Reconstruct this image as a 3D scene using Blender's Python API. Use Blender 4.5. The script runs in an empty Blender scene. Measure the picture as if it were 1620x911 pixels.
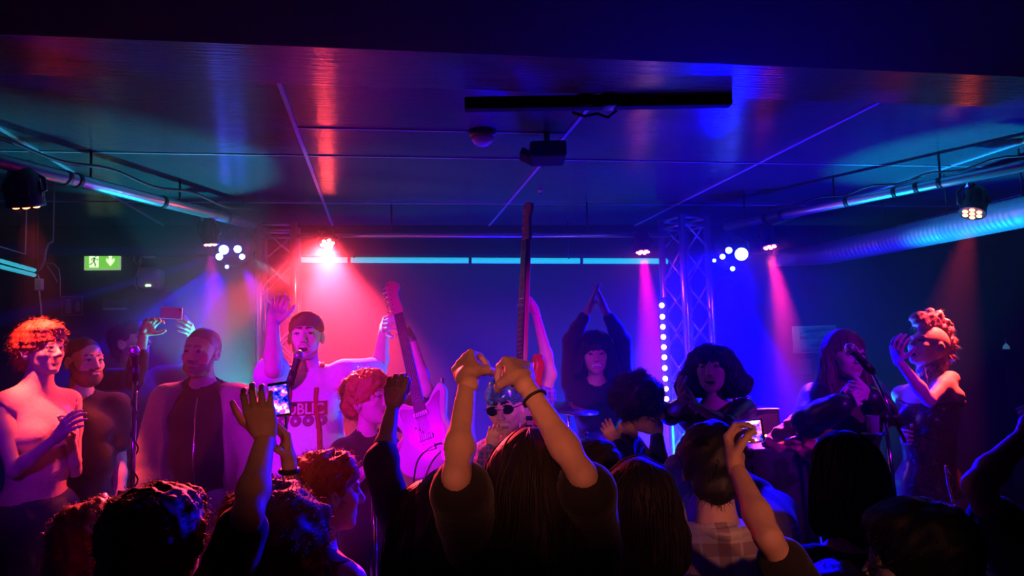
import bpy, math, random
import numpy as np
from mathutils import Vector, Matrix
from mathutils.bvhtree import BVHTree

SC = bpy.context.scene
COL = SC.collection
PI = math.pi
random.seed(7)

# ------------------------------------------------------------------ camera
CAMZ = 1.9
F = 1170.0
PITCH = math.radians(4.81)
ROLL = math.radians(-1.72)
cam_data = bpy.data.cameras.new('camera')
cam_data.sensor_width = 36.0
cam_data.lens = 36.0 * F / 1620.0
cam_data.clip_start = 0.05
cam = bpy.data.objects.new('camera', cam_data)
COL.objects.link(cam)
CAM_R = (Matrix.Rotation(math.pi / 2 + PITCH, 3, 'X') @ Matrix.Rotation(ROLL, 3, 'Z'))
cam.matrix_world = Matrix.Translation((0, 0, CAMZ)) @ CAM_R.to_4x4()
SC.camera = cam

def ray(px, py):
    v = CAM_R @ Vector(((px - 810) / F, -(py - 455.5) / F, -1.0))
    return v / v.y

def P(px, py, d):
    """world point seen at a pixel, d metres ahead of the camera"""
    return Vector((0, 0, CAMZ)) + ray(px, py) * d

TH = math.radians(10.2)           # the room is turned against the view
def RM(x, y, z=0.0):              # room coordinates to world
    return Vector((x * math.cos(TH) - y * math.sin(TH), x * math.sin(TH) + y * math.cos(TH), z))

# ------------------------------------------------------------------ render look
SC.view_settings.view_transform = 'Standard'
SC.view_settings.look = 'None'
SC.view_settings.exposure = 0.0
SC.view_settings.gamma = 1.0
SC.view_settings.use_curve_mapping = False
cy = SC.cycles
cy.max_bounces = 4
cy.diffuse_bounces = 2
cy.glossy_bounces = 3
cy.transmission_bounces = 3
cy.transparent_max_bounces = 8
cy.volume_bounces = 0
cy.sample_clamp_indirect = 2.0
cy.sample_clamp_direct = 0.0
cy.use_denoising = True
cy.caustics_reflective = False
cy.caustics_refractive = False

world = bpy.data.worlds.new('world')
SC.world = world
world.use_nodes = True
world.node_tree.nodes['Background'].inputs[0].default_value = (0.02, 0.02, 0.25, 1)
world.node_tree.nodes['Background'].inputs[1].default_value = 0.01

def spot(name, loc, aim, color, power, size_deg, blend=0.5, radius=0.03, parent=None):
    ld = bpy.data.lights.new(name, 'SPOT')
    ld.color = color
    ld.energy = power
    ld.spot_size = math.radians(size_deg)
    ld.spot_blend = blend
    ld.shadow_soft_size = radius
    o = bpy.data.objects.new(name, ld)
    COL.objects.link(o)
    o.location = loc
    o.rotation_euler = (Vector(aim) - Vector(loc)).to_track_quat('-Z', 'Y').to_euler()
    return o

# lamps the room has outside the picture: front-of-house washes near the ceiling behind the camera side
PURPLE = (0.55, 0.0, 1.0)
BLUE = (0.0, 0.0, 1.0)
CYAN = (0.0, 0.52, 0.72)
spot('front_wash_purple', RM(-1.9, 0.75, 2.35), P(560, 640, 3.6), (0.52, 0.0, 1.0), 680, 25, 0.6)
spot('front_wash_left', RM(-1.2, 0.75, 2.35), P(170, 640, 3.4), (0.22, 0.0, 1.0), 110, 26, 0.8)
spot('front_wash_centre', RM(0.9, 0.75, 2.4), P(850, 580, 3.7), (0.50, 0.0, 1.0), 300, 20, 0.8)
spot('front_wash_right', RM(2.5, 1.2, 2.4), P(1310, 620, 3.5), (0.30, 0.0, 1.0), 130, 34, 0.8)
# warm house light as added, unseen narrow spots aimed at the raised arms
for n_, (hx, hy, hd_) in enumerate(((735, 640, 1.75), (880, 650, 1.75), (1165, 740, 1.78), (455, 690, 2.15))):
    spot('house_warm_fill', RM(-0.9 + .75 * n_ if n_ < 3 else 0.3, -2.2, 2.25), P(hx, hy, hd_), (1.0, 0.25, 0.15), 210 if n_ < 3 else 130, 9 if n_ < 3 else 5, 0.9, 0.08)
lp_ = P(398, 560, 4.5); spot('cyan_uplight_left', (lp_.x, lp_.y, 1.55), P(215, 262, 3.80), CYAN, 190, 58, 0.4, 0.04)
spot('house_warm_fill', RM(1.4, -2.2, 2.3), P(1140, 850, 2.1), (1.0, 0.3, 0.22), 110, 8, 0.9, 0.08)
lp_ = P(1310, 700, 4.9); spot('cyan_poster_fill', (lp_.x, lp_.y, 0.6), P(1290, 536, 5.9), CYAN, 90, 30, 0.9, 0.04)  # unseen cyan spot added to light the poster
spot('cyan_haze_fill', P(1235, 760, 5.2), P(1010, 700, 4.9), CYAN, 200, 60, 0.8, 0.05)  # unseen low spot added to tint the haze at the right teal
lp_ = P(1240, 600, 4.3); spot('cyan_uplight_right', (lp_.x, lp_.y, 0.6), P(1500, 345, 4.1), CYAN, 650, 38, 0.6, 0.05)
spot('blue_fill', RM(0.9, 4.6, 0.6), P(900, 180, 2.8), BLUE, 200, 120, 0.8, 0.05)  # unseen blue fill added for the ceiling
spot('blue_back_fill', RM(0.9, 4.5, 0.55), P(800, 470, 6.0), BLUE, 420, 95, 0.9, 0.05)  # unseen spot added to turn the back wall blue
spot('blue_fill_right', RM(2.2, 4.2, 0.6), P(1400, 300, 3.9), BLUE, 520, 100, 0.8, 0.05)  # unseen blue fill added for the right side

# ------------------------------------------------------------------ materials
MATS = {}
def mat(name, color, rough=0.6, metal=0.0, emit=None, strength=0.0, noise=0.12, nscale=20.0, bump=0.0, spec=0.5, sheen=0.0):
    if name in MATS:
        return MATS[name]
    m = bpy.data.materials.new(name)
    m.use_nodes = True
    nt = m.node_tree
    b = nt.nodes['Principled BSDF']
    b.inputs['Roughness'].default_value = rough
    b.inputs['Metallic'].default_value = metal
    b.inputs['Specular IOR Level'].default_value = spec
    if sheen:
        b.inputs['Sheen Weight'].default_value = sheen
    tc = nt.nodes.new('ShaderNodeTexCoord')
    no = nt.nodes.new('ShaderNodeTexNoise')
    no.inputs['Scale'].default_value = nscale
    no.inputs['Detail'].default_value = 3
    nt.links.new(tc.outputs['Object'], no.inputs['Vector'])
    mx = nt.nodes.new('ShaderNodeMix')
    mx.data_type = 'RGBA'
    c = list(color) + [1.0]
    mx.inputs['A'].default_value = [max(0, v * (1 - noise)) for v in c[:3]] + [1]
    mx.inputs['B'].default_value = [min(1, v * (1 + noise)) for v in c[:3]] + [1]
    nt.links.new(no.outputs['Fac'], mx.inputs['Factor'])
    nt.links.new(mx.outputs['Result'], b.inputs['Base Color'])
    if bump:
        bp = nt.nodes.new('ShaderNodeBump')
        bp.inputs['Strength'].default_value = bump
        bp.inputs['Distance'].default_value = 0.01
        nt.links.new(no.outputs['Fac'], bp.inputs['Height'])
        nt.links.new(bp.outputs['Normal'], b.inputs['Normal'])
    if emit:
        b.inputs['Emission Color'].default_value = list(emit) + [1]
        b.inputs['Emission Strength'].default_value = strength
    MATS[name] = m
    return m

def tag(o, label=None, cat=None, group=None, kind=None):
    if label: o['label'] = label
    if cat: o['category'] = cat
    if group: o['group'] = group
    if kind: o['kind'] = kind
    return o

# ------------------------------------------------------------------ mesh building
class MB:
    def __init__(s):
        s.v = []; s.f = []; s.m = []; s.cur = 0
    def add(s, vs, fs):
        n = len(s.v)
        s.v += [tuple(v) for v in vs]
        s.f += [tuple(i + n for i in f) for f in fs]
        s.m += [s.cur] * len(fs)
        return s
    def box(s, c, size, rot=None, bev=0.0):
        hx, hy, hz = size[0] / 2, size[1] / 2, size[2] / 2
        R = rot or Matrix.Identity(3)
        c = Vector(c)
        if bev <= 0:
            vs = [c + R @ Vector((x * hx, y * hy, z * hz)) for x in (-1, 1) for y in (-1, 1) for z in (-1, 1)]
            fs = [(0, 1, 3, 2), (4, 6, 7, 5), (0, 4, 5, 1), (2, 3, 7, 6), (0, 2, 6, 4), (1, 5, 7, 3)]
            return s.add(vs, fs)
        import bmesh
        bm = bmesh.new()
        bmesh.ops.create_cube(bm, size=1.0)
        for v in bm.verts:
            v.co = Vector((v.co.x * size[0], v.co.y * size[1], v.co.z * size[2]))
        bmesh.ops.bevel(bm, geom=list(bm.edges), offset=min(bev, 0.45 * min(size)), segments=2, affect='EDGES', profile=0.5)
        bm.verts.index_update()
        s.add([c + R @ v.co for v in bm.verts], [[v.index for v in f.verts] for f in bm.faces])
        bm.free()
        return s
    def tube(s, pts, r, n=8, cap=True, closed=False):
        pts = [Vector(p) for p in pts]
        k = len(pts)
        rs = r if isinstance(r, (list, tuple)) else [r] * k
        up = None
        vs = []
        for i, p in enumerate(pts):
            a = pts[(i - 1) % k] if (i > 0 or closed) else p
            b = pts[(i + 1) % k] if (i < k - 1 or closed) else p
            t = (b - a).normalized() if (b - a).length > 1e-9 else Vector((0, 0, 1))
            if up is None:
                up = t.orthogonal().normalized()
            up = (up - t * up.dot(t))
            up = up.normalized() if up.length > 1e-6 else t.orthogonal().normalized()
            w = t.cross(up)
            for j in range(n):
                an = 2 * PI * j / n
                vs.append(p + (up * math.cos(an) + w * math.sin(an)) * rs[i])
        fs = []
        for i in range(k if closed else k - 1):
            for j in range(n):
                i2 = (i + 1) % k
                fs.append((i * n + j, i * n + (j + 1) % n, i2 * n + (j + 1) % n, i2 * n + j))
        if cap and not closed:
            fs.append(tuple(reversed(range(n))))
            fs.append(tuple((k - 1) * n + j for j in range(n)))
        return s.add(vs, fs)
    def lathe(s, prof, M=None, n=24, cap=True):
        M = M or Matrix.Identity(4)
        vs = []
        for (r, z) in prof:
            for j in range(n):
                a = 2 * PI * j / n
                vs.append(M @ Vector((r * math.cos(a), r * math.sin(a), z)))
        fs = []
        for i in range(len(prof) - 1):
            for j in range(n):
                fs.append((i * n + j, i * n + (j + 1) % n, (i + 1) * n + (j + 1) % n, (i + 1) * n + j))
        if cap:
            fs.append(tuple(reversed(range(n))))
            fs.append(tuple((len(prof) - 1) * n + j for j in range(n)))
        return s.add(vs, fs)
    def sphere(s, c, r, n=14, M=None):
        c = Vector(c)
        rr = r if isinstance(r, (tuple, list)) else (r, r, r)
        vs = []; fs = []
        for i in range(1, n):
            ph = PI * i / n
            for j in range(2 * n):
                a = PI * j / n
                v = Vector((rr[0] * math.sin(ph) * math.cos(a), rr[1] * math.sin(ph) * math.sin(a), rr[2] * math.cos(ph)))
                vs.append(c + ((M @ v) if M else v))
        tv = Vector((0, 0, rr[2])); bv = Vector((0, 0, -rr[2]))
        vs.append(c + ((M @ tv) if M else tv)); vs.append(c + ((M @ bv) if M else bv))
        w = 2 * n
        for i in range(n - 2):
            for j in range(w):
                fs.append((i * w + j, (i + 1) * w + j, (i + 1) * w + (j + 1) % w, i * w + (j + 1) % w))
        T, B = (n - 1) * w, (n - 1) * w + 1
        for j in range(w):
            fs.append((T, j, (j + 1) % w))
            fs.append((B, (n - 2) * w + (j + 1) % w, (n - 2) * w + j))
        return s.add(vs, fs)
    def prism(s, poly, z0, z1, M=None, bev=0.0):
        """outline polygon in xy, extruded z0..z1, with a rounded edge of width bev"""
        M = M or Matrix.Identity(4)
        n = len(poly)
        rings = []
        if bev > 0:
            cx = sum(p[0] for p in poly) / n; cyy = sum(p[1] for p in poly) / n
            nr = []
            for i in range(n):
                a = Vector(poly[i - 1]); b = Vector(poly[(i + 1) % n])
                t = (b - a).normalized()
                nr.append(Vector((t.y, -t.x)))
            area = sum(poly[i - 1][0] * poly[i][1] - poly[i][0] * poly[i - 1][1] for i in range(n))
            sg = 1 if area > 0 else -1
            for z, o in ((z0, bev), (z0 + bev * .3, bev * .3), (z0 + bev, 0), (z1 - bev, 0), (z1 - bev * .3, bev * .3), (z1, bev)):
                rings.append([(p[0] - nr[i].x * o * sg, p[1] - nr[i].y * o * sg, z) for i, p in enumerate(poly)])
        else:
            rings = [[(p[0], p[1], z0) for p in poly], [(p[0], p[1], z1) for p in poly]]
        vs = [M @ Vector(v) for r in rings for v in r]
        fs = []
        for k in range(len(rings) - 1):
            for i in range(n):
                fs.append((k * n + i, k * n + (i + 1) % n, (k + 1) * n + (i + 1) % n, (k + 1) * n + i))
        fs.append(tuple(reversed(range(n))))
        fs.append(tuple((len(rings) - 1) * n + i for i in range(n)))
        return s.add(vs, fs)
    def build(s, name, mats, parent=None, smooth=False, loc=None):
        me = bpy.data.meshes.new(name)
        L = Vector(loc) if loc is not None else Vector((0, 0, 0))
        if parent is not None and loc is None:
            L = Vector((0, 0, 0)); off = parent.get('_o', None)
            off = Vector(off) if off is not None else Vector((0, 0, 0))
        else:
            off = L
        me.from_pydata([tuple(Vector(v) - off) for v in s.v], [], s.f)
        if not isinstance(mats, (list, tuple)):
            mats = [mats]
        for m in mats:
            me.materials.append(m)
        me.polygons.foreach_set('material_index', s.m)
        if smooth:
            me.polygons.foreach_set('use_smooth', [True] * len(s.f))
        me.update()
        o = bpy.data.objects.new(name, me)
        COL.objects.link(o)
        if parent is not None:
            o.parent = parent
            if loc is not None:
                o.location = L - Vector(parent.get('_o', (0, 0, 0)))
                o['_o'] = tuple(L)
            else:
                o['_o'] = tuple(off)
        else:
            o.location = L
            o['_o'] = tuple(L)
        return o

def empty(name, loc, label, cat, group=None):
    o = bpy.data.objects.new(name, None)
    COL.objects.link(o)
    o.location = loc
    o['_o'] = tuple(loc)
    o.empty_display_size = 0.1
    return tag(o, label, cat, group)

def frame_from(z, xhint=Vector((1, 0, 0))):
    z = Vector(z).normalized()
    x = Vector(xhint) - z * Vector(xhint).dot(z)
    if x.length < 1e-4:
        x = z.orthogonal()
    x.normalize()
    y = z.cross(x)
    return Matrix((x, y, z)).transposed()

def arc(a, b, sag, n=12):
    a = Vector(a); b = Vector(b)
    return [a.lerp(b, i / n) + Vector((0, 0, -sag * 4 * (i / n) * (1 - i / n))) for i in range(n + 1)]
# ------------------------------------------------------------------ the room
CEIL = 2.9
M_floor = mat('dark_floor', (0.03, 0.03, 0.035), 0.45, noise=0.4)
M_black = mat('black_paint_and_shade', (0.008, 0.008, 0.010), 0.9, noise=0.3, spec=.1)
M_wall = mat('dark_wall_paint', (0.03, 0.03, 0.04), 0.75, noise=0.35, nscale=6, bump=0.3)
M_strip = mat('ceiling_strip', (0.55, 0.55, 0.6), 0.5)

def ceiling_material():
    m = bpy.data.materials.new('ceiling_board')
    m.use_nodes = True
    nt = m.node_tree
    b = nt.nodes['Principled BSDF']
    tc = nt.nodes.new('ShaderNodeTexCoord')
    mp = nt.nodes.new('ShaderNodeMapping')
    mp.inputs['Scale'].default_value = (1.2, 45, 1)
    no = nt.nodes.new('ShaderNodeTexNoise')
    no.inputs['Scale'].default_value = 3
    no.inputs['Detail'].default_value = 4
    nt.links.new(tc.outputs['Object'], mp.inputs['Vector'])
    nt.links.new(mp.outputs['Vector'], no.inputs['Vector'])
    cr = nt.nodes.new('ShaderNodeMix'); cr.data_type = 'RGBA'
    cr.inputs['A'].default_value = (0.07, 0.07, 0.08, 1)
    cr.inputs['B'].default_value = (0.12, 0.12, 0.14, 1)
    nt.links.new(no.outputs['Fac'], cr.inputs['Factor'])
    nt.links.new(cr.outputs['Result'], b.inputs['Base Color'])
    b.inputs['Roughness'].default_value = 0.2
    bp = nt.nodes.new('ShaderNodeBump')
    bp.inputs['Strength'].default_value = 0.7
    bp.inputs['Distance'].default_value = 0.004
    nt.links.new(no.outputs['Fac'], bp.inputs['Height'])
    nt.links.new(bp.outputs['Normal'], b.inputs['Normal'])
    return m
M_ceil = ceiling_material()
ROT = Matrix.Rotation(TH, 3, 'Z')

def rbox(name, x0, x1, y0, y1, z0, z1, m, kind='structure', bev=0):
    mb = MB()
    c = Vector(((x0 + x1) / 2, (y0 + y1) / 2, (z0 + z1) / 2))
    mb.box((0, 0, 0), (x1 - x0, y1 - y0, z1 - z0), None, bev)
    o = mb.build(name, m)
    o.location = RM(c.x, c.y, c.z)
    o.rotation_euler = (0, 0, TH)
    if kind: o['kind'] = kind
    return o

XL, XR, YB, YF = -2.9, 5.6, 5.9, -3.0
rbox('floor', XL, XR, YF, YB, -0.1, 0, M_floor)
rbox('ceiling', XL, XR, YF, YB + .1, CEIL, CEIL + 0.1, M_ceil)
rbox('wall_back', XL - .1, XR + .1, YB, YB + 0.1, 0, CEIL, M_wall)
rbox('wall_left', XL - 0.1, XL, YF, YB, 0, CEIL, M_wall)
rbox('wall_right', XR, XR + 0.1, YF, YB, 0, CEIL, M_wall)
rbox('wall_front', XL - .1, XR + .1, YF - 0.1, YF, 0, CEIL, M_wall)
SZ = 0.4
rbox('trim_1', XL, XR, 2.75, YB, 0.0, SZ, M_floor).name = 'floor_stage'
# dropped soffit over the audience, shade painted in black, and a second, shallower one behind it
rbox('ceiling_soffit', XL, XR, YF, 1.92, 2.70, CEIL, M_black)
rbox('ceiling_beam', XL, XR, 1.92, 2.47, 2.80, CEIL, M_ceil)
# cover strips over the board joints
n = 1
for x in (-1.57, -0.35, 0.87, 2.09, 3.31, 4.53):
    rbox('trim_%d' % n, x - .008, x + .008, 2.47, YB, CEIL - .006, CEIL, M_strip); n += 1
for y in (3.74, 4.92):
    rbox('trim_%d' % n, XL, XR, y - .005, y + .005, CEIL - .005, CEIL, M_strip); n += 1
rbox('trim_%d' % n, -0.35, 0.87, 3.27, 3.28, CEIL - .005, CEIL, M_strip); n += 1
rbox('trim_%d' % n, XL, XR, YB - .12, YB, CEIL - .22, CEIL, M_black); n += 1

# smoke haze: thick at the back of the stage, thin in front
def haze(name, y0, y1, dens, label):
    m = bpy.data.materials.new(name)
    m.use_nodes = True
    nt = m.node_tree
    nt.nodes.clear()
    out = nt.nodes.new('ShaderNodeOutputMaterial')
    v = nt.nodes.new('ShaderNodeVolumeScatter')
    v.inputs['Color'].default_value = (1, 1, 1, 1)
    v.inputs['Density'].default_value = dens
    v.inputs['Anisotropy'].default_value = 0.3
    nt.links.new(v.outputs[0], out.inputs['Volume'])
    o = rbox(name, XL + .01, XR - .01, y0, y1, 0.41, 2.795, m, kind='stuff')
    tag(o, label, 'haze')
haze('back_haze', 4.25, YB - .01, 0.15, 'coloured smoke haze hanging thick at the back of the stage')
haze('front_haze', 2.55, 4.245, 0.014, 'thin smoke haze hanging among the performers at the front')
# ------------------------------------------------------------------ rig: pipes, trusses, lamps
M_alu = mat('aluminium', (0.75, 0.75, 0.78), 0.28, 0.9, noise=0.08)
M_alu2 = mat('painted_pipe', (0.8, 0.8, 0.82), 0.3, 0.9, noise=0.08)
M_blk = mat('black_metal', (0.02, 0.02, 0.022), 0.4, 0.3)
M_rub = mat('black_rubber', (0.015, 0.015, 0.016), 0.6)
M_white = mat('white_plastic', (0.75, 0.76, 0.78), 0.4)

def pipe(name, a, b, r, label, m=M_alu2, clamps=()):
    mb = MB()
    a = Vector(a); b = Vector(b)
    mb.tube([a, a.lerp(b, .5), b], r, 20)
    root = mb.build(name, m, None, True, loc=a)
    tag(root, label, 'pipe')
    for t in clamps:
        c = a.lerp(b, t); d = (b - a).normalized()
        k = MB(); k.tube([c - d * .012, c + d * .012], r * 1.12, 20)
        k.build('joint_ring', M_blk, root, True)
    return root

# left and right lighting pipes hung under the ceiling, running to the trusses
LA, LB = P(400, 355, 4.75), P(0, 255, 2.97)
L0 = LB + (LB - LA) * 0.12
pl = pipe('lighting_pipe', L0, LA, 0.031, 'silver lighting pipe under the ceiling at the left, over the exit sign', clamps=(.27, .3, .58, .86))
RA, RB = P(1148, 359, 5.1), P(1620, 262, 3.6)
R0 = RB + (RB - RA) * 0.12
pr = pipe('lighting_pipe', R0, RA, 0.028, 'silver lighting pipe under the ceiling at the right, above the spiral duct', clamps=(.3, .36, .42, .56, .78, .84))
back_pipe = pipe('lighting_pipe', P(424, 411, 5.7), P(1056, 413, 5.85), 0.022, 'thin pipe with painted cyan glow across the back wall behind both trusses', clamps=(.2, .5, .78), m=mat('pipe_painted_glow', (.5, .7, .7), .3, emit=(.0, .58, .66), strength=1.0, noise=0))  # cyan light on the pipe put into its material as emission
# hanger rods to the ceiling
def rods(root, pts, r=.006):
    for p in pts:
        k = MB(); k.tube([p, Vector((p.x, p.y, CEIL))], r, 8)
        k.build('hanger_rod', M_blk, root, True)
rods(pl, [LA.lerp(L0, t) for t in (.05, .35, .66, .95)])
rods(pr, [RA.lerp(R0, t) for t in (.08, .4, .7, .95)])
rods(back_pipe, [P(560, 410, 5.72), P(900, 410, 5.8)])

# cable slung along the left pipe
k = MB()
cpts = []
for i in range(40):
    t = i / 39
    c = L0.lerp(LA, t)
    cpts.append(c + Vector((0.03, 0.02, 0.075 + 0.014 * math.sin(t * 21) )))
k.tube(cpts, 0.009, 8)
tag(k.build('cable', M_rub, None, True, loc=L0), 'black power cable looped above the left lighting pipe', 'cable')
k = MB()
cpts = [RA.lerp(R0, i / 30) + Vector((-.02, 0, 0.05 + .012 * math.sin(i * 1.3))) for i in range(31)]
k.tube(cpts, 0.007, 8)
tag(k.build('cable', M_rub, None, True, loc=R0), 'thin black cable running along the right lighting pipe', 'cable')

def truss(centre, size, rot, z0, z1, label, base=True):
    root = empty('truss_tower', Vector((centre.x, centre.y, z0)), label, 'truss', 'square truss towers at the back of the stage')
    h = size / 2
    cs = []
    for a in (45, 135, 225, 315):
        an = math.radians(a + rot)
        cs.append(Vector((centre.x + math.cos(an) * h * 1.414, centre.y + math.sin(an) * h * 1.414, 0)))
    for c in cs:
        k = MB(); k.tube([(c.x, c.y, z0 + .01), (c.x, c.y, (z0 + z1) / 2), (c.x, c.y, z1)], 0.0245, 14)
        k.build('chord', M_alu, root, True)
    step = size * 1.05
    for i in range(4):
        a, b = cs[i], cs[(i + 1) % 4]
        z = z0 + .05; j = 0
        k = MB()
        while z < z1 - .05:
            z2 = min(z + step, z1 - .03)
            p, q = (a, b) if j % 2 == 0 else (b, a)
            k.tube([(p.x, p.y, z), (q.x, q.y, z2)], 0.008, 8)
            if j % 2 == 0:
                k.tube([(q.x, q.y, z), (p.x, p.y, z2)], 0.006, 8)
            z = z2; j += 1
        for zz in (z0 + .03, z0 + (z1 - z0) * .52, z1 - .015, z1 - .07):
            k.tube([(a.x, a.y, zz), (b.x, b.y, zz)], 0.010, 8)
        k.build('lacing', M_alu, root, True)
    k = MB(); k.box((centre.x, centre.y, z0 + .005), (size * 1.7, size * 1.7, .01), Matrix.Rotation(math.radians(rot), 3, 'Z'), 0.003)
    k.build('base_plate', M_blk, root)
    return root
TLc, TRc = P(441, 470, 5.0), P(1087, 470, 5.2)
truss(TLc, 0.225, 10.2, SZ, 2.80, 'silver truss tower standing behind the singer in the cap')
truss(TRc, 0.225, 27, SZ, 2.80, 'silver truss tower lit magenta beside the vertical bulb strip')
cross = pipe('lighting_pipe', P(470, 373, 4.9), P(1060, 372, 5.08), 0.016, 'purple lit crossbar pipe joining the two truss towers', M_alu)
rods(cross, [P(620, 372, 4.95), P(930, 372, 5.04)])

# spiral duct on the right
def duct():
    pts = [P(1225, 409, 5.75), P(1262, 406, 5.72), P(1300, 402, 5.5), P(1400, 382, 5.0), P(1500, 361, 4.5), P(1620, 335, 3.92)]
    pts.append(pts[-1] + (pts[-1] - pts[-2]) * 2.2)
    # dense sampling
    dense = []
    for i in range(len(pts) - 1):
        for j in range(60 if i > 1 else 20):
            nn = 60 if i > 1 else 20
            dense.append(pts[i].lerp(pts[i + 1], j / nn))
    rs = []
    for i, p in enumerate(dense):
        base = 0.060 + 0.022 * min(1, i / 50)
        rs.append(base + (0.0028 if (i % 4 == 0) else 0))
    mb = MB(); mb.tube(dense, rs, 28)
    m = mat('galvanised_spiral', (0.7, 0.73, 0.75), 0.38, 0.75, noise=0.12)
    o = mb.build('ventilation_duct', m, None, True, loc=pts[0])
    tag(o, 'ribbed spiral ventilation duct lit cyan, hanging along the right side', 'duct')
    for p in (pts[3], pts[4], pts[5]):
        k = MB()
        k.tube([p + Vector((0, 0, .085)), Vector((p.x, p.y, CEIL))], .005, 8)
        k.build('hanger_rod', M_blk, o, True)
    return o
duct()

# ---- lamps
def emis(name, col, s):
    return mat(name, (0.02, 0.02, 0.02), 0.3, emit=col, strength=s, noise=0)

def par(pos, aim, color, power, angle, label, lens_col, lens_s, r=0.075, hang=None, blend=.4, group=None, length=.16, extra=()):
    pos = Vector(pos); aim = Vector(aim)
    d = (aim - pos).normalized()
    R = frame_from(-d)         # local +z is the back of the lamp
    Mx = Matrix.Translation(pos) @ R.to_4x4()
    root = empty('par_lamp', pos, label, 'stage light', group)
    b = MB()
    b.lathe([(r * .96, 0.0), (r, .0), (r, .012), (r * .97, .02), (r * .97, .06), (r * .9, .065), (r * .9, length * .7), (r * .82, length * .8), (r * .55, length), (r * .2, length + .01)], Mx, 28)
    for i in range(8):        # cooling fins
        a = 2 * PI * i / 8
        c = Mx @ Vector((math.cos(a) * r * .93, math.sin(a) * r * .93, length * .45))
        b.box(c, (.012, .004, length * .4), R @ Matrix.Rotation(a, 3, 'Z'))
    b.build('housing', M_blk, root, True)
    le = MB()
    dots = [(0, 0)] + [(r * .56 * math.cos(i * PI / 3), r * .56 * math.sin(i * PI / 3)) for i in range(6)]
    for (x, y) in dots:
        le.sphere(Mx @ Vector((x, y, -.001)), (r * .2, r * .2, r * .10), 6, R)
    le.build('lens', emis('lens_%s' % label[:18], lens_col, lens_s), root, True)
    hp = Vector(hang) if hang is not None else Vector((pos.x, pos.y, pos.z + .22))
    # yoke: from both sides of the housing up to the hanging point
    mid = Mx @ Vector((0, 0, length * .4))
    side = R @ Vector((1, 0, 0))
    side = Vector((side.x, side.y, 0)).normalized()
    y = MB()
    for sgn in (-1, 1):
        a = mid + side * sgn * r * .98
        bpt = mid + side * sgn * r * 1.25
        y.tube([a, bpt, bpt.lerp(Vector((hp.x, hp.y, hp.z)), .55) + side * sgn * r * .5, hp], .007, 8)
    y.build('yoke', M_blk, root, True)
    c = MB(); c.tube([hp + Vector((0, 0, -.03)), hp + Vector((0, 0, .035))], .018, 10); c.box(hp + Vector((0, 0, .02)), (.05, .03, .04), None, .006)
    c.build('clamp', M_alu, root, True)
    for (a2, c2, p2, s2) in extra:
        l = spot('beam', (0, 0, 0), (0, 0, -1), c2, p2, s2, .8, r * .5)
        l.parent = root
        d2 = (Vector(a2) - pos).normalized()
        l.location = d2 * .03 + d * .02
        l.rotation_euler = d2.to_track_quat('-Z', 'Y').to_euler()
    if power > 0:
        l = spot('beam', (0, 0, 0), (0, 0, -1), color, power, angle, blend, r * .5)
        l.parent = root
        l.location = d * .03
        l.rotation_euler = d.to_track_quat('-Z', 'Y').to_euler()
    return root

RED = (1.0, 0.035, 0.05)
par(P(42, 326, 3.12), P(95, 640, 3.4), (1, .07, .05), 330, 32, 'black stage light glowing red at the near end of the left pipe', (1, .08, .02), 40, r=.075, hang=P(43, 268, 3.12), blend=.5)
par(P(518, 386, 4.86), P(552, 660, 4.0), (1, .03, .07), 2200, 56, 'bright red stage light on the crossbar above the singer', (1, .06, .05), 260, r=.06, hang=P(516, 374, 4.93), blend=.7,
    extra=((P(120, 640, 3.4), (1, .05, .06), 700, 22), (P(380, 800, 1.95), (1, .04, .06), 2300, 38)))
par(P(1017, 399, 5.0), P(1046, 680, 4.8), (1, .0, .40), 1100, 20, 'red stage light on the crossbar near the right truss', (1, .05, .08), 90, r=.06, hang=P(1017, 374, 5.06), blend=.5)
par(P(1218, 391, 4.75), P(1285, 700, 4.5), (1, .01, .16), 1200, 20, 'red stage light under the right pipe, nearest the duct end', (1, .05, .12), 90, r=.055, hang=P(1213, 352, 4.88), blend=.5, extra=((P(1250, 680, 3.5), (1, .08, .10), 1100, 13),))
par(P(1538, 338, 3.85), P(1478, 640, 3.6), (1, .05, .04), 500, 26, 'red stage light hanging over the dancer with the mohawk', (1, .09, .02), 40, r=.065, hang=P(1532, 287, 3.87), blend=.5)
par(P(333, 387, 4.35), P(352, 720, 4.4), (.85, .0, .40), 260, 22, 'small red stage light under the left pipe beside the blue effect light', (1, .10, .22), 40, r=.05, hang=P(322, 342, 4.36), blend=.5)

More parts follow.
